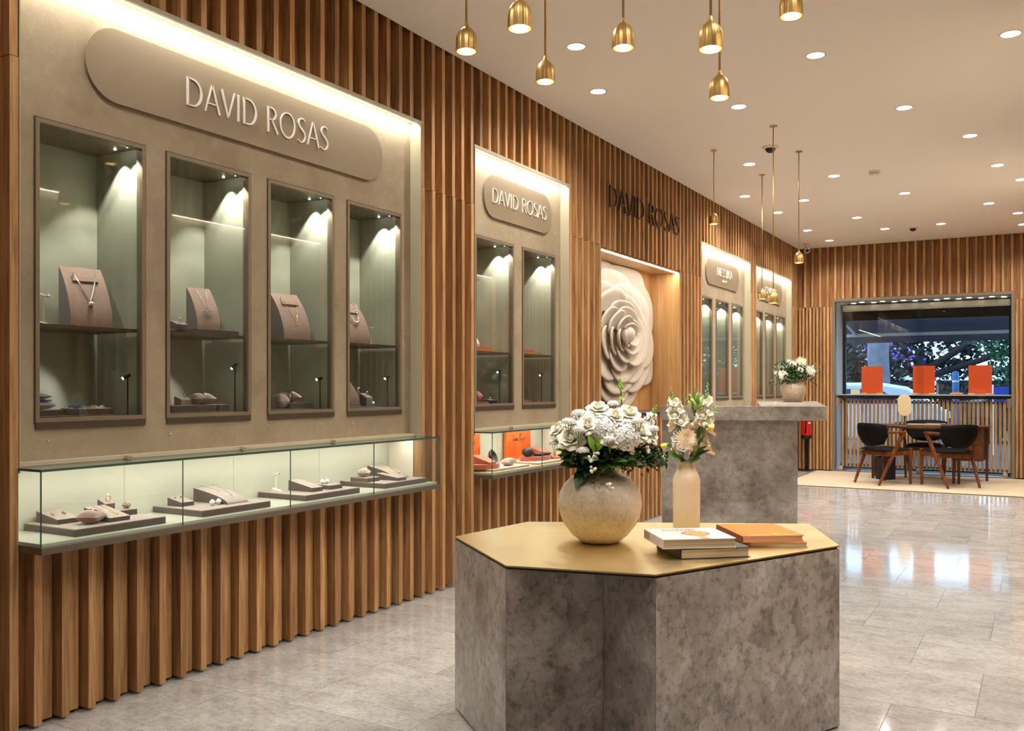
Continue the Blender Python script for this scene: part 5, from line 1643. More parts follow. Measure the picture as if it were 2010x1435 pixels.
def jewel(label, name, cat, loc, parts, rot=0.0):
    """tiny piece of jewellery; parts = [(name, mb, mat)]"""
    t = thing(name, label, cat, loc, rot)
    for n, mb, mat in parts:
        mb.build(n, MAT[mat], t, smooth=True)
    return t
def ring(label, loc, mat='gold', r=0.010, rot=0.0, stone_='pearl'):
    pts = [(0, r * math.cos(q * math.pi / 8), r + r * math.sin(q * math.pi / 8)) for q in range(17)]
    return jewel(label, 'ring', 'ring', loc, [('band', MB().tube(pts, 0.0016, 6, caps=False), mat), ('stone', MB().ball((0, 0, 2 * r + 0.003), (0.005, 0.005, 0.004), 8, 6), stone_)], rot)
def studs(label, loc, n=2, gap=0.03, mat='gold', r=0.0045, rot=0.0, name='earrings'):
    t = thing(name, label, 'earrings', loc, rot)
    for k in range(n):
        MB().ball((0, (k - (n - 1) / 2) * gap, r * 0.6), (r, r * 1.2, r * 0.7), 8, 6).build('stud', MAT[mat], t, smooth=True)
    return t
def cushion(label, loc, size, mat, rot=0.0, bands=(), name='cushion'):
    t = thing(name, label, 'cushion', loc, rot)
    w, d, h = size
    b = MB()
    def fn(sgn):
        def g(u, v):
            a, c = 2 * u - 1, 2 * v - 1
            e = max(0, 1 - abs(a) ** 2.2) ** 0.55 * max(0, 1 - abs(c) ** 2.2) ** 0.55
            pin = 1 - 0.10 * (1 - abs(a) ** 2) * abs(c) ** 3 - 0.10 * (1 - abs(c) ** 2) * abs(a) ** 3
            waist = 1 - (0.22 * math.exp(-(a / 0.22) ** 2) if bands else 0)
            return (c * d / 2 * pin * (sgn if sgn > 0 else -1) * (1 if sgn > 0 else -1), a * w / 2 * pin * (1 if sgn > 0 else -1), h / 2 + sgn * h / 2 * e * waist)
        return g
    b.grid(13, 13, fn(1))
    b.grid(13, 13, fn(-1))
    b.build('pillow', MAT[mat], t, smooth=True)
    for (off, mt, r) in bands:
        pts = [(d * 0.40 * math.cos(q * math.pi / 10), off, h / 2 + h * 0.46 * math.sin(q * math.pi / 10)) for q in range(21)]
        MB().tube(pts, r, 6, caps=False).build('bracelet', MAT[mt], t, smooth=True)
    return t
def tee(label, loc, h, mat, jewel_mat, rot=0.0, bar=0.03):
    t = thing('earring_stand', label, 'display stand', loc, rot)
    b = MB()
    b.add([(-0.022, -0.014, 0), (0.022, -0.014, 0), (0.022, 0.014, 0), (-0.022, 0.014, 0), (-0.022, -0.014, 0.018), (0.022, -0.014, 0.004), (0.022, 0.014, 0.004), (-0.022, 0.014, 0.018)], [(0, 3, 2, 1), (4, 5, 6, 7), (0, 1, 5, 4), (1, 2, 6, 5), (2, 3, 7, 6), (3, 0, 4, 7)])
    b.build('foot', MAT[mat], t)
    MB().tube([(-0.004, 0, 0.012), (-0.004, 0, h)], 0.003, 8).build('pole', MAT[mat], t)
    MB().tube([(-0.004, -bar / 2, h), (-0.004, bar / 2, h)], 0.004, 8).build('crossbar', MAT[mat], t)
    for s in (-1, 1):
        MB().ball((0.003, s * bar * 0.45, h + 0.001), 0.0065 if jewel_mat == 'pearl' else 0.0045, 8, 6).build('earring', MAT[jewel_mat], t, smooth=True)
    return t
def bust(label, loc, w, h, d, top, side, rot=0.0, tab=True):
    """curved necklace board; returns thing and surface function"""
    t = thing('necklace_board', label, 'display stand', loc, rot)
    def prof(v):
        return (d / 2 - d * (v ** 2.0), h * v)
    n = 14
    front = [prof(i / n) for i in range(n + 1)]
    b = MB()
    vs = []
    for (x, z) in front:
        vs += [(x, -w / 2, z), (x, w / 2, z)]
    b.add(vs, [(2 * i, 2 * i + 1, 2 * i + 3, 2 * i + 2) for i in range(n)], 0)
    poly = front + [(front[-1][0] - 0.004, front[-1][1]), (-d / 2 - 0.004, 0.0)]
    for s in (-1, 1):
        q = [(x, s * w / 2, z) for x, z in poly]
        b.add(q if s < 0 else q[::-1], [tuple(range(len(q)))], 1)
    xb = front[-1][0] - 0.004
    b.add([(xb, -w / 2, h), (xb, w / 2, h), (-d / 2 - 0.004, w / 2, 0), (-d / 2 - 0.004, -w / 2, 0), (front[-1][0], -w / 2, h), (front[-1][0], w / 2, h)], [(0, 1, 2, 3), (4, 5, 1, 0)], 1)
    b.build('curved_board', [MAT[top], MAT[side]], t, smooth=True, angle=30)
    def surf(y, v, lift=0.003):
        x, z = prof(v)
        x2, z2 = prof(min(1, v + 0.03)); x1, z1 = prof(max(0, v - 0.03))
        nx, nz = (z2 - z1), -(x2 - x1)
        l = math.hypot(nx, nz) or 1
        return (x + nx / l * lift, y, z + nz / l * lift)
    if tab:
        b = MB()
        for i in range(13):
            pass
        ang = [math.pi * i / 12 for i in range(13)]
        outer = [surf(w * 0.30 * math.cos(a), 0.74 + 0.24 * math.sin(a), 0.010) for a in ang]
        inner = [surf(w * 0.30 * math.cos(a), 0.74 + 0.24 * math.sin(a), 0.0) for a in ang]
        b.add(outer + inner, [tuple(range(13))] + [(i, i + 13, i + 14, i + 1) for i in range(12)] + [(12, 25, 13, 0)])
        b.build('neck_tab', MAT[top], t)
    return t, surf
def necklace(label, t, surf, w, v0, v1, mat, r=0.0014, pend=None, beads=None):
    n = thing('necklace', label, 'necklace', t.location, t.rotation_euler.z)
    pts = []
    for i in range(17):
        s = 2 * i / 16 - 1
        pts.append(surf(w * s * (1 - 0.0 * abs(s)), v1 + (v0 - v1) * abs(s) ** (1.15 if not beads else 2.2), 0.011 if abs(s) > 0.6 else 0.006))
    if beads:
        for i in range(23):
            s = 2 * i / 22 - 1
            MB().ball(surf(w * s, v1 + (v0 - v1) * abs(s) ** 2.2, 0.011), beads, 7, 5).build('bead', MAT[mat], n, smooth=True)
    else:
        chain(pts, r, mat, n)
    if pend:
        c = surf(0, v1 - 0.05, 0.010)
        for k in range(pend[2]):
            MB().ball((c[0], c[1] + (k - (pend[2] - 1) / 2) * pend[1] * 1.9, c[2] + 0.2 * pend[1] * abs(k - (pend[2] - 1) / 2)), pend[1], 10, 8).build('pendant', MAT[pend[0]], n, smooth=True)
    return n
def mini_lamp(label, loc, h, aim, watt=0.25):
    t = thing('mini_spotlight', label, 'lamp', loc)
    MB().tube([(0, 0, 0), (0, 0, h)], 0.0032, 8).build('pole', MAT['black_metal'], t)
    MB().lathe([(0.0, 0), (0.016, 0), (0.016, 0.004), (0.0, 0.005)], 14).build('base', MAT['black_metal'], t)
    a = Vector(aim).normalized()
    hd = MB().tube([tuple(Vector((0, 0, h)) - a * 0.012), tuple(Vector((0, 0, h)) + a * 0.022)], 0.0075, 12).build('head', MAT['black_metal'], t)
    MB().tube([tuple(Vector((0, 0, h)) + a * 0.0222), tuple(Vector((0, 0, h)) + a * 0.0235)], 0.0058, 12).build('lens', MAT['led_spot'], hd)
    l = lamp('mini_lamp_light', 'SPOT', tuple(Vector(loc) + Vector((0, 0, h)) + a * 0.027), watt, LEDC, (0, 0, 0), 0.004, 100, 0.5)
    l.rotation_mode = 'QUATERNION'
    l.rotation_quaternion = Vector((0, 0, -1)).rotation_difference(a)

# ---- long case: four trays from left to right
tray_y = [(2.110, 2.513), (2.702, 3.097), (3.330, 3.738), (3.950, 4.338)]
for n, (a, b) in zip(('first', 'second', 'third', 'fourth'), tray_y):
    block('display_tray', f'{n} taupe velvet tray from the left in the long glass case', 'tray', (-3.245, (a + b) / 2, CF), b - a, 0.315, 0.028, 'velvet_grey', 'velvet_dark')
TZ1 = CF + 0.028
w1 = wedge('wedge_stand', 'left sloped taupe stand with two gold earrings on the first tray', (-3.320, 2.195, TZ1), 0.092, 0.135, 0.042, 0.018, 'velvet_grey', 'velvet_dark')
for k, y in enumerate((-0.022, 0.024)):
    studs(('left' if k == 0 else 'right') + ' gold leaf earring cluster on the left sloped stand', tuple(Vector(w1.location) + Vector(on_slope(w1, 0.0, y))), 4, 0.010, 'gold', 0.0045, 1.3)
cushion('small taupe cushion with a gold charm on the first tray', (-3.178, 2.240, TZ1), (0.105, 0.090, 0.056), 'velvet', 0.55, [(0.0, 'velvet_dark', 0.0022)])
ring('gold ring on the taupe cushion of the first tray', (-3.172, 2.243, TZ1 + 0.036), 'gold', 0.006)
w2 = wedge('wedge_stand', 'right sloped taupe stand with a fine gold necklace on the first tray', (-3.215, 2.335, TZ1), 0.092, 0.160, 0.048, 0.016, 'velvet_grey', 'velvet_dark')
n_ = thing('necklace', 'fine gold pendant necklace on the right sloped stand of the first tray', 'necklace', w2.location)
chain([on_slope(w2, -0.075, -0.012), on_slope(w2, -0.02, -0.008), on_slope(w2, 0.045, 0.012), on_slope(w2, -0.02, 0.020), on_slope(w2, -0.075, 0.020)], 0.0008, 'gold', n_)
MB().ball(on_slope(w2, 0.047, 0.012), 0.005, 8, 6).build('pendant', MAT['gold'], n_, smooth=True)
block('riser_block', 'flat taupe riser behind the sloped stands on the first tray', 'display stand', (-3.285, 2.452, TZ1), 0.085, 0.09, 0.024, 'velvet_grey', 'velvet_dark')
wr = wedge('ring_wedge', 'small taupe block holding a gold ring at the back of the first tray', (-3.330, 2.415, TZ1 + 0.024), 0.045, 0.050, 0.042, 0.024, 'velvet_grey', 'velvet_dark')
ring('chunky gold ring standing on the small back block', (-3.322, 2.418, TZ1 + 0.058), 'gold', 0.011)
cushion('tiny cushion wrapped by a gold ring on the flat riser', (-3.275, 2.470, TZ1 + 0.024), (0.030, 0.030, 0.030), 'velvet_grey', 0.4, [(0.0, 'gold', 0.002)])
w3 = wedge('wedge_stand', 'small sloped stand with red stone earrings on the second tray', (-3.310, 2.775, TZ1), 0.070, 0.090, 0.036, 0.018, 'velvet_grey', 'velvet_dark')
studs('pair of red stone ear studs on the second tray', tuple(Vector(w3.location) + Vector(on_slope(w3, -0.018, 0))), 2, 0.030, 'gem_red', 0.004)
bs, sf = bust('low curved taupe necklace board on the second tray', (-3.255, 2.955, TZ1), 0.120, 0.062, 0.22, 'velvet_grey', 'velvet_dark', 0, False)
necklace('fine necklace with a pearl on the curved board of the second tray', bs, sf, 0.035, 0.98, 0.42, 'silver', 0.0008, ('pearl', 0.004, 1))
for k, y in enumerate((2.842, 2.878)):
    cushion(('left' if k == 0 else 'right') + ' tiny white ring roll in front on the second tray', (-3.185, y, TZ1), (0.026, 0.022, 0.028), 'white_gloss', 0.6, [(0.0, 'silver', 0.0018)])
tee('small cream earring stand on the third tray', (-3.330, 3.385, TZ1), 0.088, 'cream', 'silver', 0.2, 0.040)
w4 = wedge('wedge_stand', 'sloped taupe stand with a tiny pendant on the third tray', (-3.235, 3.490, TZ1), 0.078, 0.160, 0.052, 0.020, 'velvet_grey', 'velvet_dark')
studs('tiny pendant on the sloped stand of the third tray', tuple(Vector(w4.location) + Vector(on_slope(w4, 0.05, 0.01))), 1, 0.01, 'silver', 0.004, name='pendant')
block('riser_block', 'flat taupe riser holding ring rolls on the third tray', 'display stand', (-3.220, 3.625, TZ1), 0.095, 0.14, 0.022, 'velvet_grey', 'velvet_dark')
for k, y in enumerate((3.605, 3.640)):
    cushion(('left' if k == 0 else 'right') + ' tiny white ring roll on the riser of the third tray', (-3.225, y, TZ1 + 0.022), (0.030, 0.024, 0.026), 'white_gloss', 0.7, [(0.0, 'silver', 0.0018)])
block('riser_block', 'flat taupe riser under the cushion on the fourth tray', 'display stand', (-3.270, 4.005, TZ1), 0.110, 0.12, 0.024, 'velvet_grey', 'velvet_dark')
cushion('pale cushion wrapped with several bracelets on the fourth tray', (-3.275, 4.000, TZ1 + 0.024), (0.085, 0.070, 0.048), 'velvet_grey', 0.5, [(-0.018, 'silver', 0.002), (0.0, 'gold', 0.002), (0.018, 'silver', 0.002)])
bs, sf = bust('low curved taupe necklace board on the fourth tray', (-3.270, 4.215, TZ1), 0.125, 0.070, 0.20, 'velvet_grey', 'velvet_dark', 0, False)
necklace('fine gold chain on the curved board of the fourth tray', bs, sf, 0.035, 0.98, 0.40, 'gold', 0.0008, ('gold', 0.003, 3))
wedge('wedge_stand', 'low sloped stand beside the curved board on the fourth tray', (-3.190, 4.140, TZ1), 0.080, 0.150, 0.036, 0.016, 'velvet_grey', 'velvet_dark')

# ---- four large vitrines, upper shelf
SZ = 1.488
bs, sf = bust('large curved taupe board with a pearl pendant necklace in the first vitrine', (-3.405, 2.375, SZ), 0.165, 0.255, 0.13, 'velvet', 'velvet_dark', -0.25)
necklace('silver necklace with a pearl pendant in the first vitrine', bs, sf, 0.045, 0.86, 0.42, 'silver', 0.0028, ('pearl', 0.0105, 1))
tee('cream earring stand with pearl earrings in the first vitrine', (-3.385, 2.180, SZ), 0.118, 'cream', 'pearl', 0.3, 0.046)
block('riser_block', 'long brown riser on the shelf of the second vitrine', 'display stand', (-3.380, 2.955, SZ), 0.26, 0.20, 0.020, 'velvet_dark', 'velvet_dark')
bs, sf = bust('curved taupe board with a three bead necklace in the second vitrine', (-3.390, 2.972, SZ + 0.020), 0.112, 0.205, 0.11, 'velvet', 'velvet_dark', -0.25, False)
necklace('fine silver necklace with three beads in the second vitrine', bs, sf, 0.026, 0.97, 0.46, 'silver', 0.0013, ('silver', 0.0055, 4))
wedge('ring_wedge', 'small brown ring block on the shelf of the second vitrine', (-3.370, 2.815, SZ + 0.020), 0.06, 0.05, 0.038, 0.02, 'velvet', 'velvet_dark')
ring('large silver flower ring on the brown block in the second vitrine', (-3.362, 2.815, SZ + 0.046), 'silver', 0.010, 0.3)
bs, sf = bust('curved taupe board with a thin gold necklace in the third vitrine', (-3.405, 3.560, SZ), 0.165, 0.250, 0.13, 'velvet', 'velvet_dark', -0.2)
necklace('thin gold necklace on the board in the third vitrine', bs, sf, 0.040, 0.80, 0.36, 'gold', 0.0015, ('gold', 0.005, 1))
bs, sf = bust('curved taupe board with a pearl strand in the fourth vitrine', (-3.410, 4.060, SZ), 0.165, 0.240, 0.13, 'velvet', 'velvet_dark', -0.2)
necklace('pearl strand necklace on the board in the fourth vitrine', bs, sf, 0.045, 0.95, 0.50, 'pearl', beads=0.0058)
tee('cream earring stand on the shelf of the fourth vitrine', (-3.400, 4.222, SZ), 0.105, 'cream', 'silver', 0.3, 0.046)

# ---- four large vitrines, floor level
VZ = ZV0 + 0.034
for n, (a, b) in zip(('first', 'second', 'third', 'fourth'), V1):
    block('display_tray', f'dark brown velvet tray on the floor of the {n} vitrine', 'tray', (-3.395, (a + b) / 2 - 0.03, VZ), 0.36, 0.24, 0.012, 'velvet_dark', 'velvet_dark')
FZ = VZ + 0.012
block('riser_block', 'brown riser under the cushions in the first vitrine', 'display stand', (-3.370, 2.145, FZ), 0.13, 0.12, 0.024, 'velvet', 'velvet_dark')
cushion('lower pale cushion with a blue bracelet in the first vitrine', (-3.370, 2.150, FZ + 0.024), (0.105, 0.085, 0.034), 'velvet_grey', 0.2)
jewel('blue stone bracelet lying between the stacked cushions', 'bracelet', 'bracelet', (-3.370, 2.150, FZ + 0.056), [('beads', MB().tube([(0.036 * math.cos(q * .524), 0.042 * math.sin(q * .524), 0.003) for q in range(13)], 0.0045, 6, caps=False), 'gem_blue')])
cushion('upper pale cushion of the stack in the first vitrine', (-3.375, 2.140, FZ + 0.062), (0.095, 0.080, 0.026), 'velvet_grey', 0.1)
block('riser_block', 'brown riser with bracelets in the first vitrine', 'display stand', (-3.360, 2.350, FZ), 0.155, 0.12, 0.026, 'velvet', 'velvet_dark')
for k, (dy, mt) in enumerate(((-0.055, 'gem_blue'), (-0.005, 'silver'), (0.045, 'silver'))):
    jewel(('blue and silver', 'tangled silver', 'thin silver')[k] + ' bracelet on the riser in the first vitrine', 'bracelet', 'bracelet', (-3.355, 2.350 + dy, FZ + 0.028), [('links', MB().tube([(0.026 * math.cos(q * .524), 0.024 * math.sin(q * .524), 0.004 + 0.005 * math.sin(q * 2.1 + k)) for q in range(13)], 0.0026, 6, caps=False), mt)])
block('riser_block', 'long brown riser in the second vitrine', 'display stand', (-3.360, 2.850, FZ), 0.25, 0.11, 0.030, 'velvet', 'velvet_dark')
block('riser_block', 'short brown riser right of the long one in the second vitrine', 'display stand', (-3.345, 3.010, FZ), 0.06, 0.10, 0.030, 'velvet', 'velvet_dark')
wedge('ring_wedge', 'taupe ring block with a gold ring in the second vitrine', (-3.375, 2.840, FZ + 0.030), 0.055, 0.05, 0.040, 0.024, 'velvet_grey', 'velvet')
ring('large gold ring on the taupe block in the second vitrine', (-3.366, 2.845, FZ + 0.064), 'gold', 0.011, 0.2, 'gold')
cushion('pale cushion with a gold bangle in the second vitrine', (-3.360, 2.935, FZ + 0.030), (0.110, 0.090, 0.056), 'velvet_grey', -0.3, [(0.0, 'gold', 0.0034)])
tee('taupe earring stand with gold hoops at the left of the second vitrine', (-3.380, 2.755, FZ + 0.030), 0.105, 'velvet_grey', 'gold', 0.2, 0.03)
block('ring_block', 'brown block with a dark red ring in the third vitrine', 'display stand', (-3.360, 3.360, FZ), 0.05, 0.06, 0.062, 'velvet_dark', 'velvet_dark')
ring('dark red stone ring on the brown block in the third vitrine', (-3.360, 3.360, FZ + 0.062), 'silver', 0.006, 0.2, 'gem_red')
cushion('front brown cushion standing upright in the third vitrine', (-3.350, 3.430, FZ), (0.105, 0.06, 0.078), 'velvet', 0.2)
cushion('pale cushion with a blue and red bracelet in the third vitrine', (-3.385, 3.520, FZ + 0.028), (0.12, 0.09, 0.062), 'velvet', -0.4, [(-0.016, 'gem_blue', 0.005), (-0.004, 'silver', 0.005), (0.008, 'gem_red', 0.005)])
block('riser_block', 'dark brown riser under the cushion in the third vitrine', 'display stand', (-3.380, 3.550, FZ), 0.17, 0.13, 0.028, 'velvet_dark', 'velvet_dark')
bs, sf = bust('narrow curved board at the left of the fourth vitrine floor', (-3.400, 4.000, FZ), 0.10, 0.16, 0.12, 'velvet', 'velvet_dark', -0.2, False)
tee('cream earring stand on the floor of the fourth vitrine', (-3.400, 4.105, FZ), 0.105, 'cream', 'silver', 0.2, 0.045)
wedge('ring_wedge', 'tall brown ring block in the fourth vitrine', (-3.365, 4.130, FZ), 0.055, 0.05, 0.075, 0.050, 'velvet_dark', 'velvet_dark')
ring('silver ring on the tall brown block in the fourth vitrine', (-3.358, 4.130, FZ + 0.064), 'silver', 0.008, 0.3)
cushion('tiny white ring roll at the right of the fourth vitrine', (-3.370, 4.195, FZ), (0.04, 0.03, 0.030), 'cream', 0.5, [(0.0, 'silver', 0.002)])
for (n, y, h, aim) in (('first', 2.508, 0.170, (-0.25, -0.9, -0.45)), ('second', 3.098, 0.225, (-0.2, -0.7, -0.6)), ('third', 3.690, 0.168, (-0.2, -0.95, -0.25)), ('fourth', 4.272, 0.180, (-0.2, -0.9, -0.4))):
    mini_lamp(f'slim black spotlight on a pole at the right of the {n} vitrine', (-3.318, y, VZ), h, aim, 2.0)

# ---- two vitrines of the second bay
a, b = V2[0]
t = thing('orange_board', 'tall orange board at the left inside the vitrine next to the oak column', 'display board', (-3.40, 5.215, SZ))
MB().box(-0.06, 0.0, -0.07, 0.07, 0.0, 0.40).build('board', MAT['orange_panel'], t)
block('riser_block', 'oak and orange riser on the shelf of the left short vitrine', 'display stand', (-3.37, 5.32, SZ), 0.34, 0.18, 0.018, 'oak_light', 'oak_light')
block('riser_block', 'orange riser on the oak board in the left short vitrine', 'display stand', (-3.37, 5.27, SZ + 0.018), 0.24, 0.14, 0.014, 'orange_panel', 'orange_panel')
t = wedge('earring_board', 'white sloped board with gold earrings in the left short vitrine', (-3.36, 5.235, SZ + 0.032), 0.11, 0.07, 0.13, 0.02, 'cream', 'cream', -0.2)
studs('gold drop earrings on the white board in the left short vitrine', (-3.345, 5.25, SZ + 0.085), 2, 0.026, 'gold', 0.009)
block('riser_block', 'oak riser on the shelf of the right short vitrine', 'display stand', (-3.37, 5.93, SZ), 0.36, 0.18, 0.018, 'oak_light', 'oak_light')
block('riser_block', 'orange riser on the oak board in the right short vitrine', 'display stand', (-3.37, 5.89, SZ + 0.018), 0.26, 0.14, 0.014, 'orange_panel', 'orange_panel')
wedge('earring_board', 'terracotta sloped board with gold earrings in the right short vitrine', (-3.37, 5.845, SZ + 0.032), 0.085, 0.06, 0.125, 0.06, 'terracotta', 'terracotta', -0.2)
studs('gold drop earrings on the terracotta board in the right short vitrine', (-3.335, 5.86, SZ + 0.120), 2, 0.030, 'gold', 0.008)
block('riser_block', 'terracotta block on the floor of the left short vitrine', 'display stand', (-3.36, 5.26, VZ), 0.20, 0.14, 0.022, 'terracotta', 'terracotta')
cushion('orange pouch with gold jewels in the left short vitrine', (-3.35, 5.275, VZ + 0.022), (0.13, 0.09, 0.075), 'terracotta', 0.3, [(0.0, 'gold', 0.003)])
tee('cream and orange earring stand in the left short vitrine', (-3.38, 5.20, VZ + 0.022), 0.13, 'terracotta', 'gold', 0.2, 0.04)
t = thing('black_dish', 'black round ring dish at the right of the left short vitrine', 'dish', (-3.34, 5.42, VZ))
MB().lathe([(0.0, 0.0), (0.05, 0.0), (0.075, 0.02), (0.07, 0.034), (0.03, 0.040), (0.0, 0.041)], 20).build('dish', MAT['black_matt'], t, smooth=True)
MB().ball((0.02, 0, 0.045), (0.012, 0.012, 0.008), 8, 6).build('ring', MAT['gold'], t, smooth=True)
block('riser_block', 'terracotta tray on the floor of the right short vitrine', 'display stand', (-3.36, 5.86, VZ), 0.22, 0.14, 0.022, 'terracotta', 'terracotta')
wedge('earring_board', 'cream sloped board with earrings on the floor of the right short vitrine', (-3.38, 5.81, VZ + 0.022), 0.09, 0.06, 0.10, 0.03, 'cream', 'terracotta', -0.2)
mini_lamp('slim black spotlight on a pole in the left short vitrine', (-3.32, 5.555, VZ), 0.235, (-0.2, -0.9, -0.4), 1.6)
mini_lamp('slim black spotlight on a pole in the right short vitrine', (-3.32, 6.185, VZ), 0.22, (-0.2, -0.9, -0.4), 1.6)

# ---- short case: orange panels, terracotta stands
for n, (a, b) in (('left', (5.080, 5.575)), ('right', (5.700, 6.250))):
    block('display_tray', f'{n} white board with oak edge in the short glass case', 'tray', (-3.235, (a + b) / 2, CF), b - a, 0.29, 0.014, 'cream', 'oak_light')
CZ2 = CF + 0.014
def orange_sign(label, y0, y1, x):
    t = thing('orange_sign', label, 'display board', (x, (y0 + y1) / 2, CZ2))
    w = y1 - y0
    MB().box(-0.022, 0.0, -w / 2, w / 2, 0.0, 0.212).build('board', MAT['orange_card'], t)
    put = lambda a, b, q: (0.0004 + q, a, b)
    signature(t, -w * 0.24, 0.140, 0.048, w * 0.52, put, 0.0008, MAT['black_matt'], 0.0058)
    # two pine-cone motifs made of small raised scales
    for (cy, s, z0) in ((-w * 0.30, 1.0, 0.01), (w * 0.30, 1.1, 0.04)):
        sc = MB()
        for r in range(11):
            for k in range(5):
                wd = 0.058 * s * math.sin(math.pi * (0.18 + 0.80 * (1 - r / 11)) ** 1.0)
                yy = cy + (k - 2) * wd * 0.5 + (0.25 * wd if r % 2 else 0)
                zz = z0 + 0.012 * r * s
                if zz < 0.20 and abs(yy) < w / 2 - 0.01:
                    sc.add([(0.0005, yy - 0.009 * s, zz), (0.008, yy, zz + 0.002), (0.0005, yy + 0.009 * s, zz), (0.006, yy, zz + 0.016 * s)], [(0, 1, 3), (1, 2, 3), (0, 2, 1)])
        stuff(sc.build('cone_scales', MAT['orange_card'], t))
    return t
orange_sign('orange board with black signature at the left of the short case', 5.06, 5.40, -3.385)
orange_sign('orange board with black signature at the right of the short case', 5.735, 6.10, -3.370)
def pebble_block(label, c, rx, ry, h, mat):
    t = thing('oval_plinth', label, 'display stand', c)
    pts = [(rx * math.cos(q * math.pi / 16), ry * math.sin(q * math.pi / 16)) for q in range(32)]
    MB().prism(pts, 0.0, h).build('plinth', MAT[mat], t, smooth=True, angle=40)
    return t
pebble_block('oval terracotta plinth at the left of the short case', (-3.215, 5.160, CZ2), 0.10, 0.145, 0.030, 'terracotta')
pebble_block('oval terracotta plinth under the black stones in the short case', (-3.235, 5.935, CZ2), 0.09, 0.175, 0.030, 'terracotta')
PZ = CZ2 + 0.030
wedge('wedge_stand', 'sloped terracotta stand at the front of the left oval plinth', (-3.20, 5.150, PZ), 0.085, 0.14, 0.055, 0.012, 'terracotta', 'terracotta')
wedge('ring_wedge', 'small sloped terracotta ring block on the left oval plinth', (-3.235, 5.245, PZ), 0.05, 0.09, 0.045, 0.012, 'terracotta', 'terracotta')
ring('round gold ring on the small terracotta ring block', (-3.225, 5.245, PZ + 0.028), 'gold', 0.009, 0.2, 'gold')
tee('tall terracotta earring stand in the short case', (-3.300, 5.110, CZ2), 0.145, 'terracotta', 'gold', 0.2, 0.035)
tee('short cream earring stand in the short case', (-3.310, 5.190, CZ2), 0.115, 'cream', 'gold', 0.2, 0.03)
for (lab, c, r, tl) in (('upright black bowl leaning behind the pale pebble', (-3.305, 5.455, CZ2 + 0.058), 0.052, (0.9, 0.15, 0.45)), ('black dish half hidden behind the glass edge of the short case', (-3.33, 5.345, CZ2 + 0.040), 0.045, (0.5, 0.0, 0.8))):
    t = thing('black_bowl', lab, 'bowl', c)
    t.rotation_mode = 'QUATERNION'
    t.rotation_quaternion = rot_to(tl)
    MB().lathe([(0.0, -r * 0.75), (r * 0.5, -r * 0.66), (r * 0.85, -r * 0.3), (r, 0.0), (r * 0.92, 0.0), (r * 0.78, -r * 0.25), (r * 0.4, -r * 0.5), (0.0, -r * 0.56)], 28).build('bowl', MAT['black_matt'], t, smooth=True)
    MB().lathe([(r * 0.92, 0.0006), (r, 0.0006)], 28).build('rim', MAT['bronze'], t)
plain('pebble_pale', srgb(176, 158, 140), 0.6)
cushion('pale grey pebble shaped cushion in the short case', (-3.170, 5.425, CZ2), (0.155, 0.075, 0.052), 'pebble_pale', 0.1, name='pebble_cushion')
t = tag(MB().ball((0, 0, 0.034), (0.040, 0.055, 0.034), 18, 12).build('black_stone', MAT['black_matt'], smooth=True, loc=(-3.235, 5.815, PZ)), 'egg shaped black stone on the right oval plinth', 'stone')
for (n, y) in (('left', 5.935), ('right', 6.035)):
    t = thing('black_dish', f'{n} flat black ring dish on the right oval plinth', 'dish', (-3.215, y, PZ))
    MB().lathe([(0.0, 0.0), (0.030, 0.0), (0.050, 0.010), (0.048, 0.020), (0.036, 0.014), (0.0, 0.012)], 22).build('dish', MAT['black_matt'], t, smooth=True)
    MB().ball((0.0, 0.0, 0.016), (0.012, 0.016, 0.006), 8, 6).build('gem', MAT['gem_red' if n == 'right' else 'velvet_dark'], t, smooth=True)
wedge('wedge_stand', 'long sloped terracotta stand at the right of the short case', (-3.250, 6.110, CZ2), 0.10, 0.24, 0.085, 0.012, 'terracotta', 'terracotta', -0.15)
# ------------------------------------------------------------------ street outside the window
structure(MB().box(-16, 14, YB + 0.72, 62, -0.12, -0.06).build('ground', MAT['paving']))
plain('awning_cloth', srgb(96, 96, 106), 0.8)
aw = thing('awning', 'grey fabric awning stretched out over the shop window outside', 'awning', (0, 0, 0))
y0, z0, y1, z1 = YB + 0.80, 2.80, YB + 2.75, 2.16
b = MB()
b.add([(-2.95, y0, z0), (0.35, y0, z0), (0.35, y1, z1), (-2.95, y1, z1), (-2.95, y0, z0 + 0.006), (0.35, y0, z0 + 0.006), (0.35, y1, z1 + 0.006), (-2.95, y1, z1 + 0.006)], [(0, 3, 2, 1), (4, 5, 6, 7), (0, 1, 5, 4), (1, 2, 6, 5), (2, 3, 7, 6), (3, 0, 4, 7)])
b.build('canopy', MAT['awning_cloth'], aw)
MB().box(-2.97, 0.37, y1 - 0.01, y1 + 0.05, z1 - 0.05, z1 + 0.03).build('front_bar', MAT['white_trim'], aw)
MB().box(-2.97, 0.37, y1 + 0.005, y1 + 0.012, z1 - 0.16, z1 - 0.05).build('valance', MAT['awning_cloth'], aw)
for x in (-2.80, 0.20):
    MB().tube([(x, y0, z0 - 0.10), (x, (y0 + y1) / 2, (z0 + z1) / 2 - 0.20), (x, y1, z1 - 0.01)], 0.022, 8).build('arm', MAT['white_trim'], aw)
MB().box(-3.1, 0.5, YB + 0.66, YB + 0.82, 2.72, 2.95).build('cassette', MAT['white_trim'], aw)
structure(MB().box(-8, WX0 + 0.02, YB + 0.12, YB + 0.72, -0.06, 4.4).build('wall_outer', MAT['reveal_paint']))
structure(MB().box(WX1 - 0.02, 5, YB + 0.12, YB + 0.72, -0.06, 4.4).build('wall_outer', MAT['reveal_paint']))
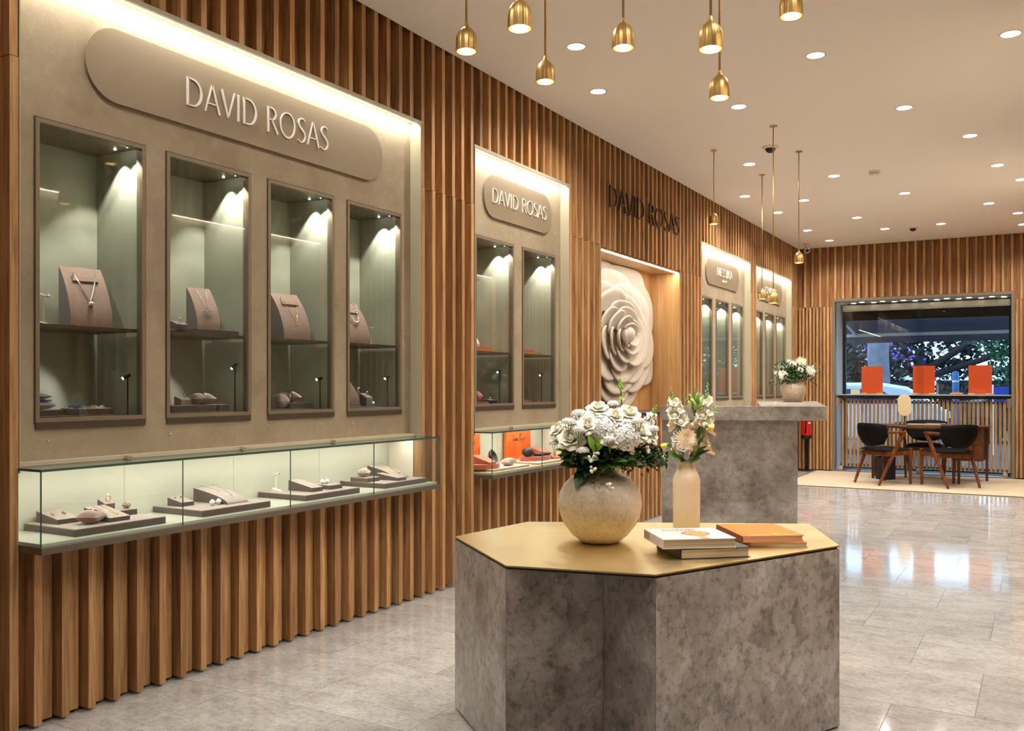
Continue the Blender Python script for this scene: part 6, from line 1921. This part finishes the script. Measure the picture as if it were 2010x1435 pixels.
structure(MB().box(WX0 + 0.02, WX1 - 0.02, YB + 0.12, YB + 0.72, WZ - 0.02, 4.4).build('wall_outer', MAT['reveal_paint']))

plain('car_white', srgb(222, 228, 236), 0.25, coat=0.5)
plain('car_dark', srgb(26, 34, 48), 0.25, coat=0.5)
plain('car_glass', srgb(40, 62, 92), 0.08, spec=0.8)
plain('tyre', srgb(20, 20, 22), 0.8)
emit('tail_glow', (1.0, 0.45, 0.15), 6.0)
def car(label, loc, rotz, paint, ln=4.3, wd=1.75, ht=1.50):
    t = thing('parked_car', label, 'car', loc, rotz)
    prof = [(-ln / 2, 0.30), (-ln / 2 + 0.02, 0.75), (-ln / 2 + 0.10, 0.92), (-ln * 0.36, 0.98), (-ln * 0.24, ht - 0.06), (-ln * 0.16, ht), (ln * 0.22, ht), (ln * 0.33, ht - 0.08), (ln * 0.44, 1.0), (ln / 2 - 0.03, 0.85), (ln / 2, 0.45), (ln / 2 - 0.05, 0.28)]
    b = MB()
    b.prism([(p[0], p[1]) for p in prof], -wd / 2, wd / 2)
    b.v = [(x, -z, y) for x, y, z in b.v]
    b.build('body', MAT[paint], t, bevel=0.06)
    for s in (-1, 1):
        for (p, q) in (((-ln * 0.21, -ln * 0.155, -ln * 0.02, -ln * 0.02), 0), ((0.0, 0.0, ln * 0.21, ln * 0.29), 0)):
            g = MB()
            x0, x1, x2, x3 = p
            g.add([(x0 - 0.10 if x0 < 0 else x0, s * (wd / 2 + 0.004), 0.98), (x3 + (0.10 if x3 > 0 else 0), s * (wd / 2 + 0.004), 0.98), (x2, s * (wd / 2 + 0.004), ht - 0.12), (x1, s * (wd / 2 + 0.004), ht - 0.12)], [(0, 1, 2, 3)])
            g.build('side_window', MAT['car_glass'], t, solid=0.006)
        for x in (-ln * 0.31, ln * 0.30):
            w = MB().lathe([(0.0, -0.1), (0.30, -0.1), (0.33, -0.06), (0.33, 0.06), (0.30, 0.1), (0.0, 0.1)], 24).build('wheel', MAT['tyre'], t, loc=(x, s * (wd / 2 - 0.08), 0.33))
            w.rotation_euler = (math.pi / 2, 0, 0)
    for s in (-1, 1):
        MB().box(ln / 2 - 0.04, ln / 2 + 0.012, s * 0.72 - 0.10, s * 0.72 + 0.10, 0.72, 0.84).build('tail_lamp', MAT['label_white'], t)
    return t
car('white parked car beyond the left and middle orange boards', (-3.65, 19.3, -0.06), 0.12, 'car_white', 4.2, 1.75, 1.38)
car('dark parked car farther along the street', (0.2, 24.5, -0.06), 0.1, 'car_dark', 4.2, 1.75, 1.30)
car('second white car parked at the far left of the street', (-7.4, 24.0, -0.06), 0.1, 'car_white', 4.4, 1.8, 1.55)

plain('trunk_pale', srgb(110, 112, 124), 0.9, noise=0.2, nscale=8)
plain('bark', srgb(44, 38, 38), 0.95, noise=0.2, nscale=12)
plain('foliage_dark', srgb(22, 40, 34), 0.6, noise=0.3, nscale=3)
plain('foliage_green', srgb(36, 84, 48), 0.55, noise=0.3, nscale=3)
plain('blossom', srgb(110, 70, 190), 0.6)
def crown(blobs, n, ls, seed):
    rr = random.Random(seed)
    mb = MB()
    for (c, r) in blobs:
        for k in range(int(n * r[0] * r[2])):
            a, e = rr.uniform(0, 6.283), math.asin(rr.uniform(-1, 1))
            q = rr.uniform(0.45, 1.0) ** 0.5
            p = Vector((c[0] + r[0] * q * math.cos(e) * math.cos(a), c[1] + r[1] * q * math.cos(e) * math.sin(a), c[2] + r[2] * q * math.sin(e)))
            d = Vector((rr.uniform(-1, 1), rr.uniform(-1, 1), rr.uniform(-1, .5))).normalized()
            s = d.cross(Vector((rr.uniform(-1, 1), rr.uniform(-1, 1), rr.uniform(-1, 1)))).normalized()
            l, w = ls * rr.uniform(.7, 1.3), ls * 0.36
            mb.add([tuple(p), tuple(p + d * l * .5 + s * w), tuple(p + d * l), tuple(p + d * l * .5 - s * w)], [(0, 1, 2, 3)])
    return mb
t = thing('palm_tree', 'thick pale tree trunk rising behind the left orange board', 'tree', (-3.12, 21.6, -0.06))
MB().tube([(0, 0, 0), (0.02, 0, 0.6), (0.03, 0, 1.3), (-0.01, 0, 2.0), (0.02, 0, 3.0), (0, 0, 5.2)], [0.30, 0.235, 0.215, 0.225, 0.23, 0.22], 18).build('trunk', MAT['trunk_pale'], t, smooth=True)
stuff(crown([((0, 0, 5.6), (2.0, 2.0, 0.9))], 260, 0.4, 3).build('crown', MAT['foliage_dark'], t))
def tree(label, loc, h, blobs, mat, n, ls, seed, branches):
    t = thing('street_tree', label, 'tree', loc)
    MB().tube([(0, 0, 0), (0.1, 0, h * 0.5), (0, 0, h)], [0.22, 0.18, 0.12], 10).build('trunk', MAT['bark'], t, smooth=True)
    for (p, q, r) in branches:
        MB().tube([p, tuple((Vector(p) + Vector(q)) * 0.5 + Vector((0, 0, 0.12))), q], [r, r * 0.8, r * 0.4], 8).build('branch', MAT['bark'], t, smooth=True)
    stuff(crown(blobs, n, ls, seed).build('crown', MAT[mat], t))
    return t
tree('dark leafy tree behind the palm trunk at the left', (-6.2, 28.0, -0.06), 2.0, [((-0.2, 0, 2.2), (2.0, 1.2, 0.9)), ((1.7, 0.6, 2.3), (1.2, 1.0, 0.8)), ((-2.2, 0.5, 2.3), (1.6, 1.2, 1.0))], 'foliage_dark', 1500, 0.17, 21, [])
t = tree('dark branching tree with violet blossoms in the middle of the window', (-2.75, 26.0, -0.06), 2.3, [((-0.9, 0.4, 2.10), (1.25, 0.9, 0.75)), ((0.3, 0.6, 2.35), (1.2, 0.8, 0.65)), ((1.6, 0.6, 2.55), (1.2, 0.9, 0.55)), ((0.5, 0.6, 1.75), (0.9, 0.8, 0.35))], 'foliage_dark', 900, 0.15, 22,
     [((0.05, 0, 1.65), (2.4, -0.2, 3.0), 0.10), ((0.05, 0, 1.5), (3.2, 0.1, 2.35), 0.09), ((0.02, 0, 1.9), (-1.6, 0, 3.2), 0.09)])
stuff(crown([((-0.75, -0.7, 2.25), (0.85, 0.35, 0.28)), ((-0.1, -0.7, 1.95), (0.35, 0.2, 0.2))], 160, 0.09, 44).build('blossoms', MAT['blossom'], t))
tree('bright green leafy tree at the right side of the window', (0.25, 21.5, -0.06), 1.6, [((-0.35, 0, 1.95), (0.85, 0.8, 1.0)), ((-0.75, 0.2, 2.4), (0.75, 0.7, 0.55)), ((0.7, 0, 2.2), (1.1, 0.9, 1.6)), ((-0.15, 0, 1.0), (0.55, 0.5, 0.6))], 'foliage_green', 2200, 0.11, 23, [])
plain('parasol_cloth', srgb(214, 218, 224), 0.8)
for (n, x, y, r) in (('left', -2.62, 29.4, 1.25), ('right', -0.45, 30.4, 1.2)):
    t = thing('parasol', f'{n} open white cafe parasol across the street', 'parasol', (x, y, -0.06))
    mb = MB()
    mb.lathe([(r, 1.48), (r * 0.55, 1.66), (0.03, 1.86)], 8)
    mb.build('canopy', MAT['parasol_cloth'], t, solid=0.01)
    MB().tube([(0, 0, 0), (0, 0, 1.86)], 0.025, 8).build('pole', MAT['white_trim'], t)
    MB().lathe([(0.0, 0.0), (0.28, 0.0), (0.28, 0.06), (0.0, 0.08)], 20).build('foot', MAT['black_matt'], t)
plain('post_blue', srgb(52, 104, 150), 0.5)
t = thing('street_bollard', 'round blue street post between the middle and right orange boards', 'post', (-1.62, 22.2, -0.06))
MB().lathe([(0.0, 0.0), (0.068, 0.0), (0.068, 1.60), (0.055, 1.63), (0.0, 1.64)], 20).build('column', MAT['post_blue'], t, smooth=True, angle=40)
MB().lathe([(0.072, 1.40), (0.072, 1.44)], 20).build('band', MAT['white_trim'], t)
plain('kiosk_blue', srgb(40, 62, 150), 0.5)
t = thing('blue_banner', 'blue banner low at the right edge of the window view', 'banner', (-0.35, 19.6, -0.06))
MB().box(-0.45, 0.45, 0, 0.02, 1.02, 1.30).build('cloth', MAT['kiosk_blue'], t)
for x in (-0.44, 0.44):
    MB().tube([(x, 0.01, 0), (x, 0.01, 1.34)], 0.015, 8).build('pole', MAT['white_trim'], t)

for (n, x0, x1) in (('left', -12.0, -3.2), ('right', -3.0, 6.0)):
    t = thing('clipped_hedge', f'{n} stretch of dark hedge along the far side of the street', 'hedge', ((x0 + x1) / 2, 33.5, -0.06))
    MB().box(x0 - (x0 + x1) / 2, x1 - (x0 + x1) / 2, -0.35, 0.35, 0.0, 1.55).build('core', MAT['foliage_dark'], t)
    rr = random.Random(77)
    mb = MB()
    for k in range(9000):
        p = Vector((rr.uniform(x0, x1) - (x0 + x1) / 2, rr.uniform(-0.5, 0.2), rr.uniform(0.1, 1.95) ** 1.0))
        d = Vector((rr.uniform(-1, 1), rr.uniform(-1, 1), rr.uniform(-1, 1))).normalized() * 0.16
        s = d.cross(Vector((rr.uniform(-1, 1), rr.uniform(-1, 1), rr.uniform(-1, 1)))).normalized() * 0.05
        mb.add([tuple(p), tuple(p + d * .5 + s), tuple(p + d), tuple(p + d * .5 - s)], [(0, 1, 2, 3)])
    stuff(mb.build('leaves', MAT['foliage_dark'], t))
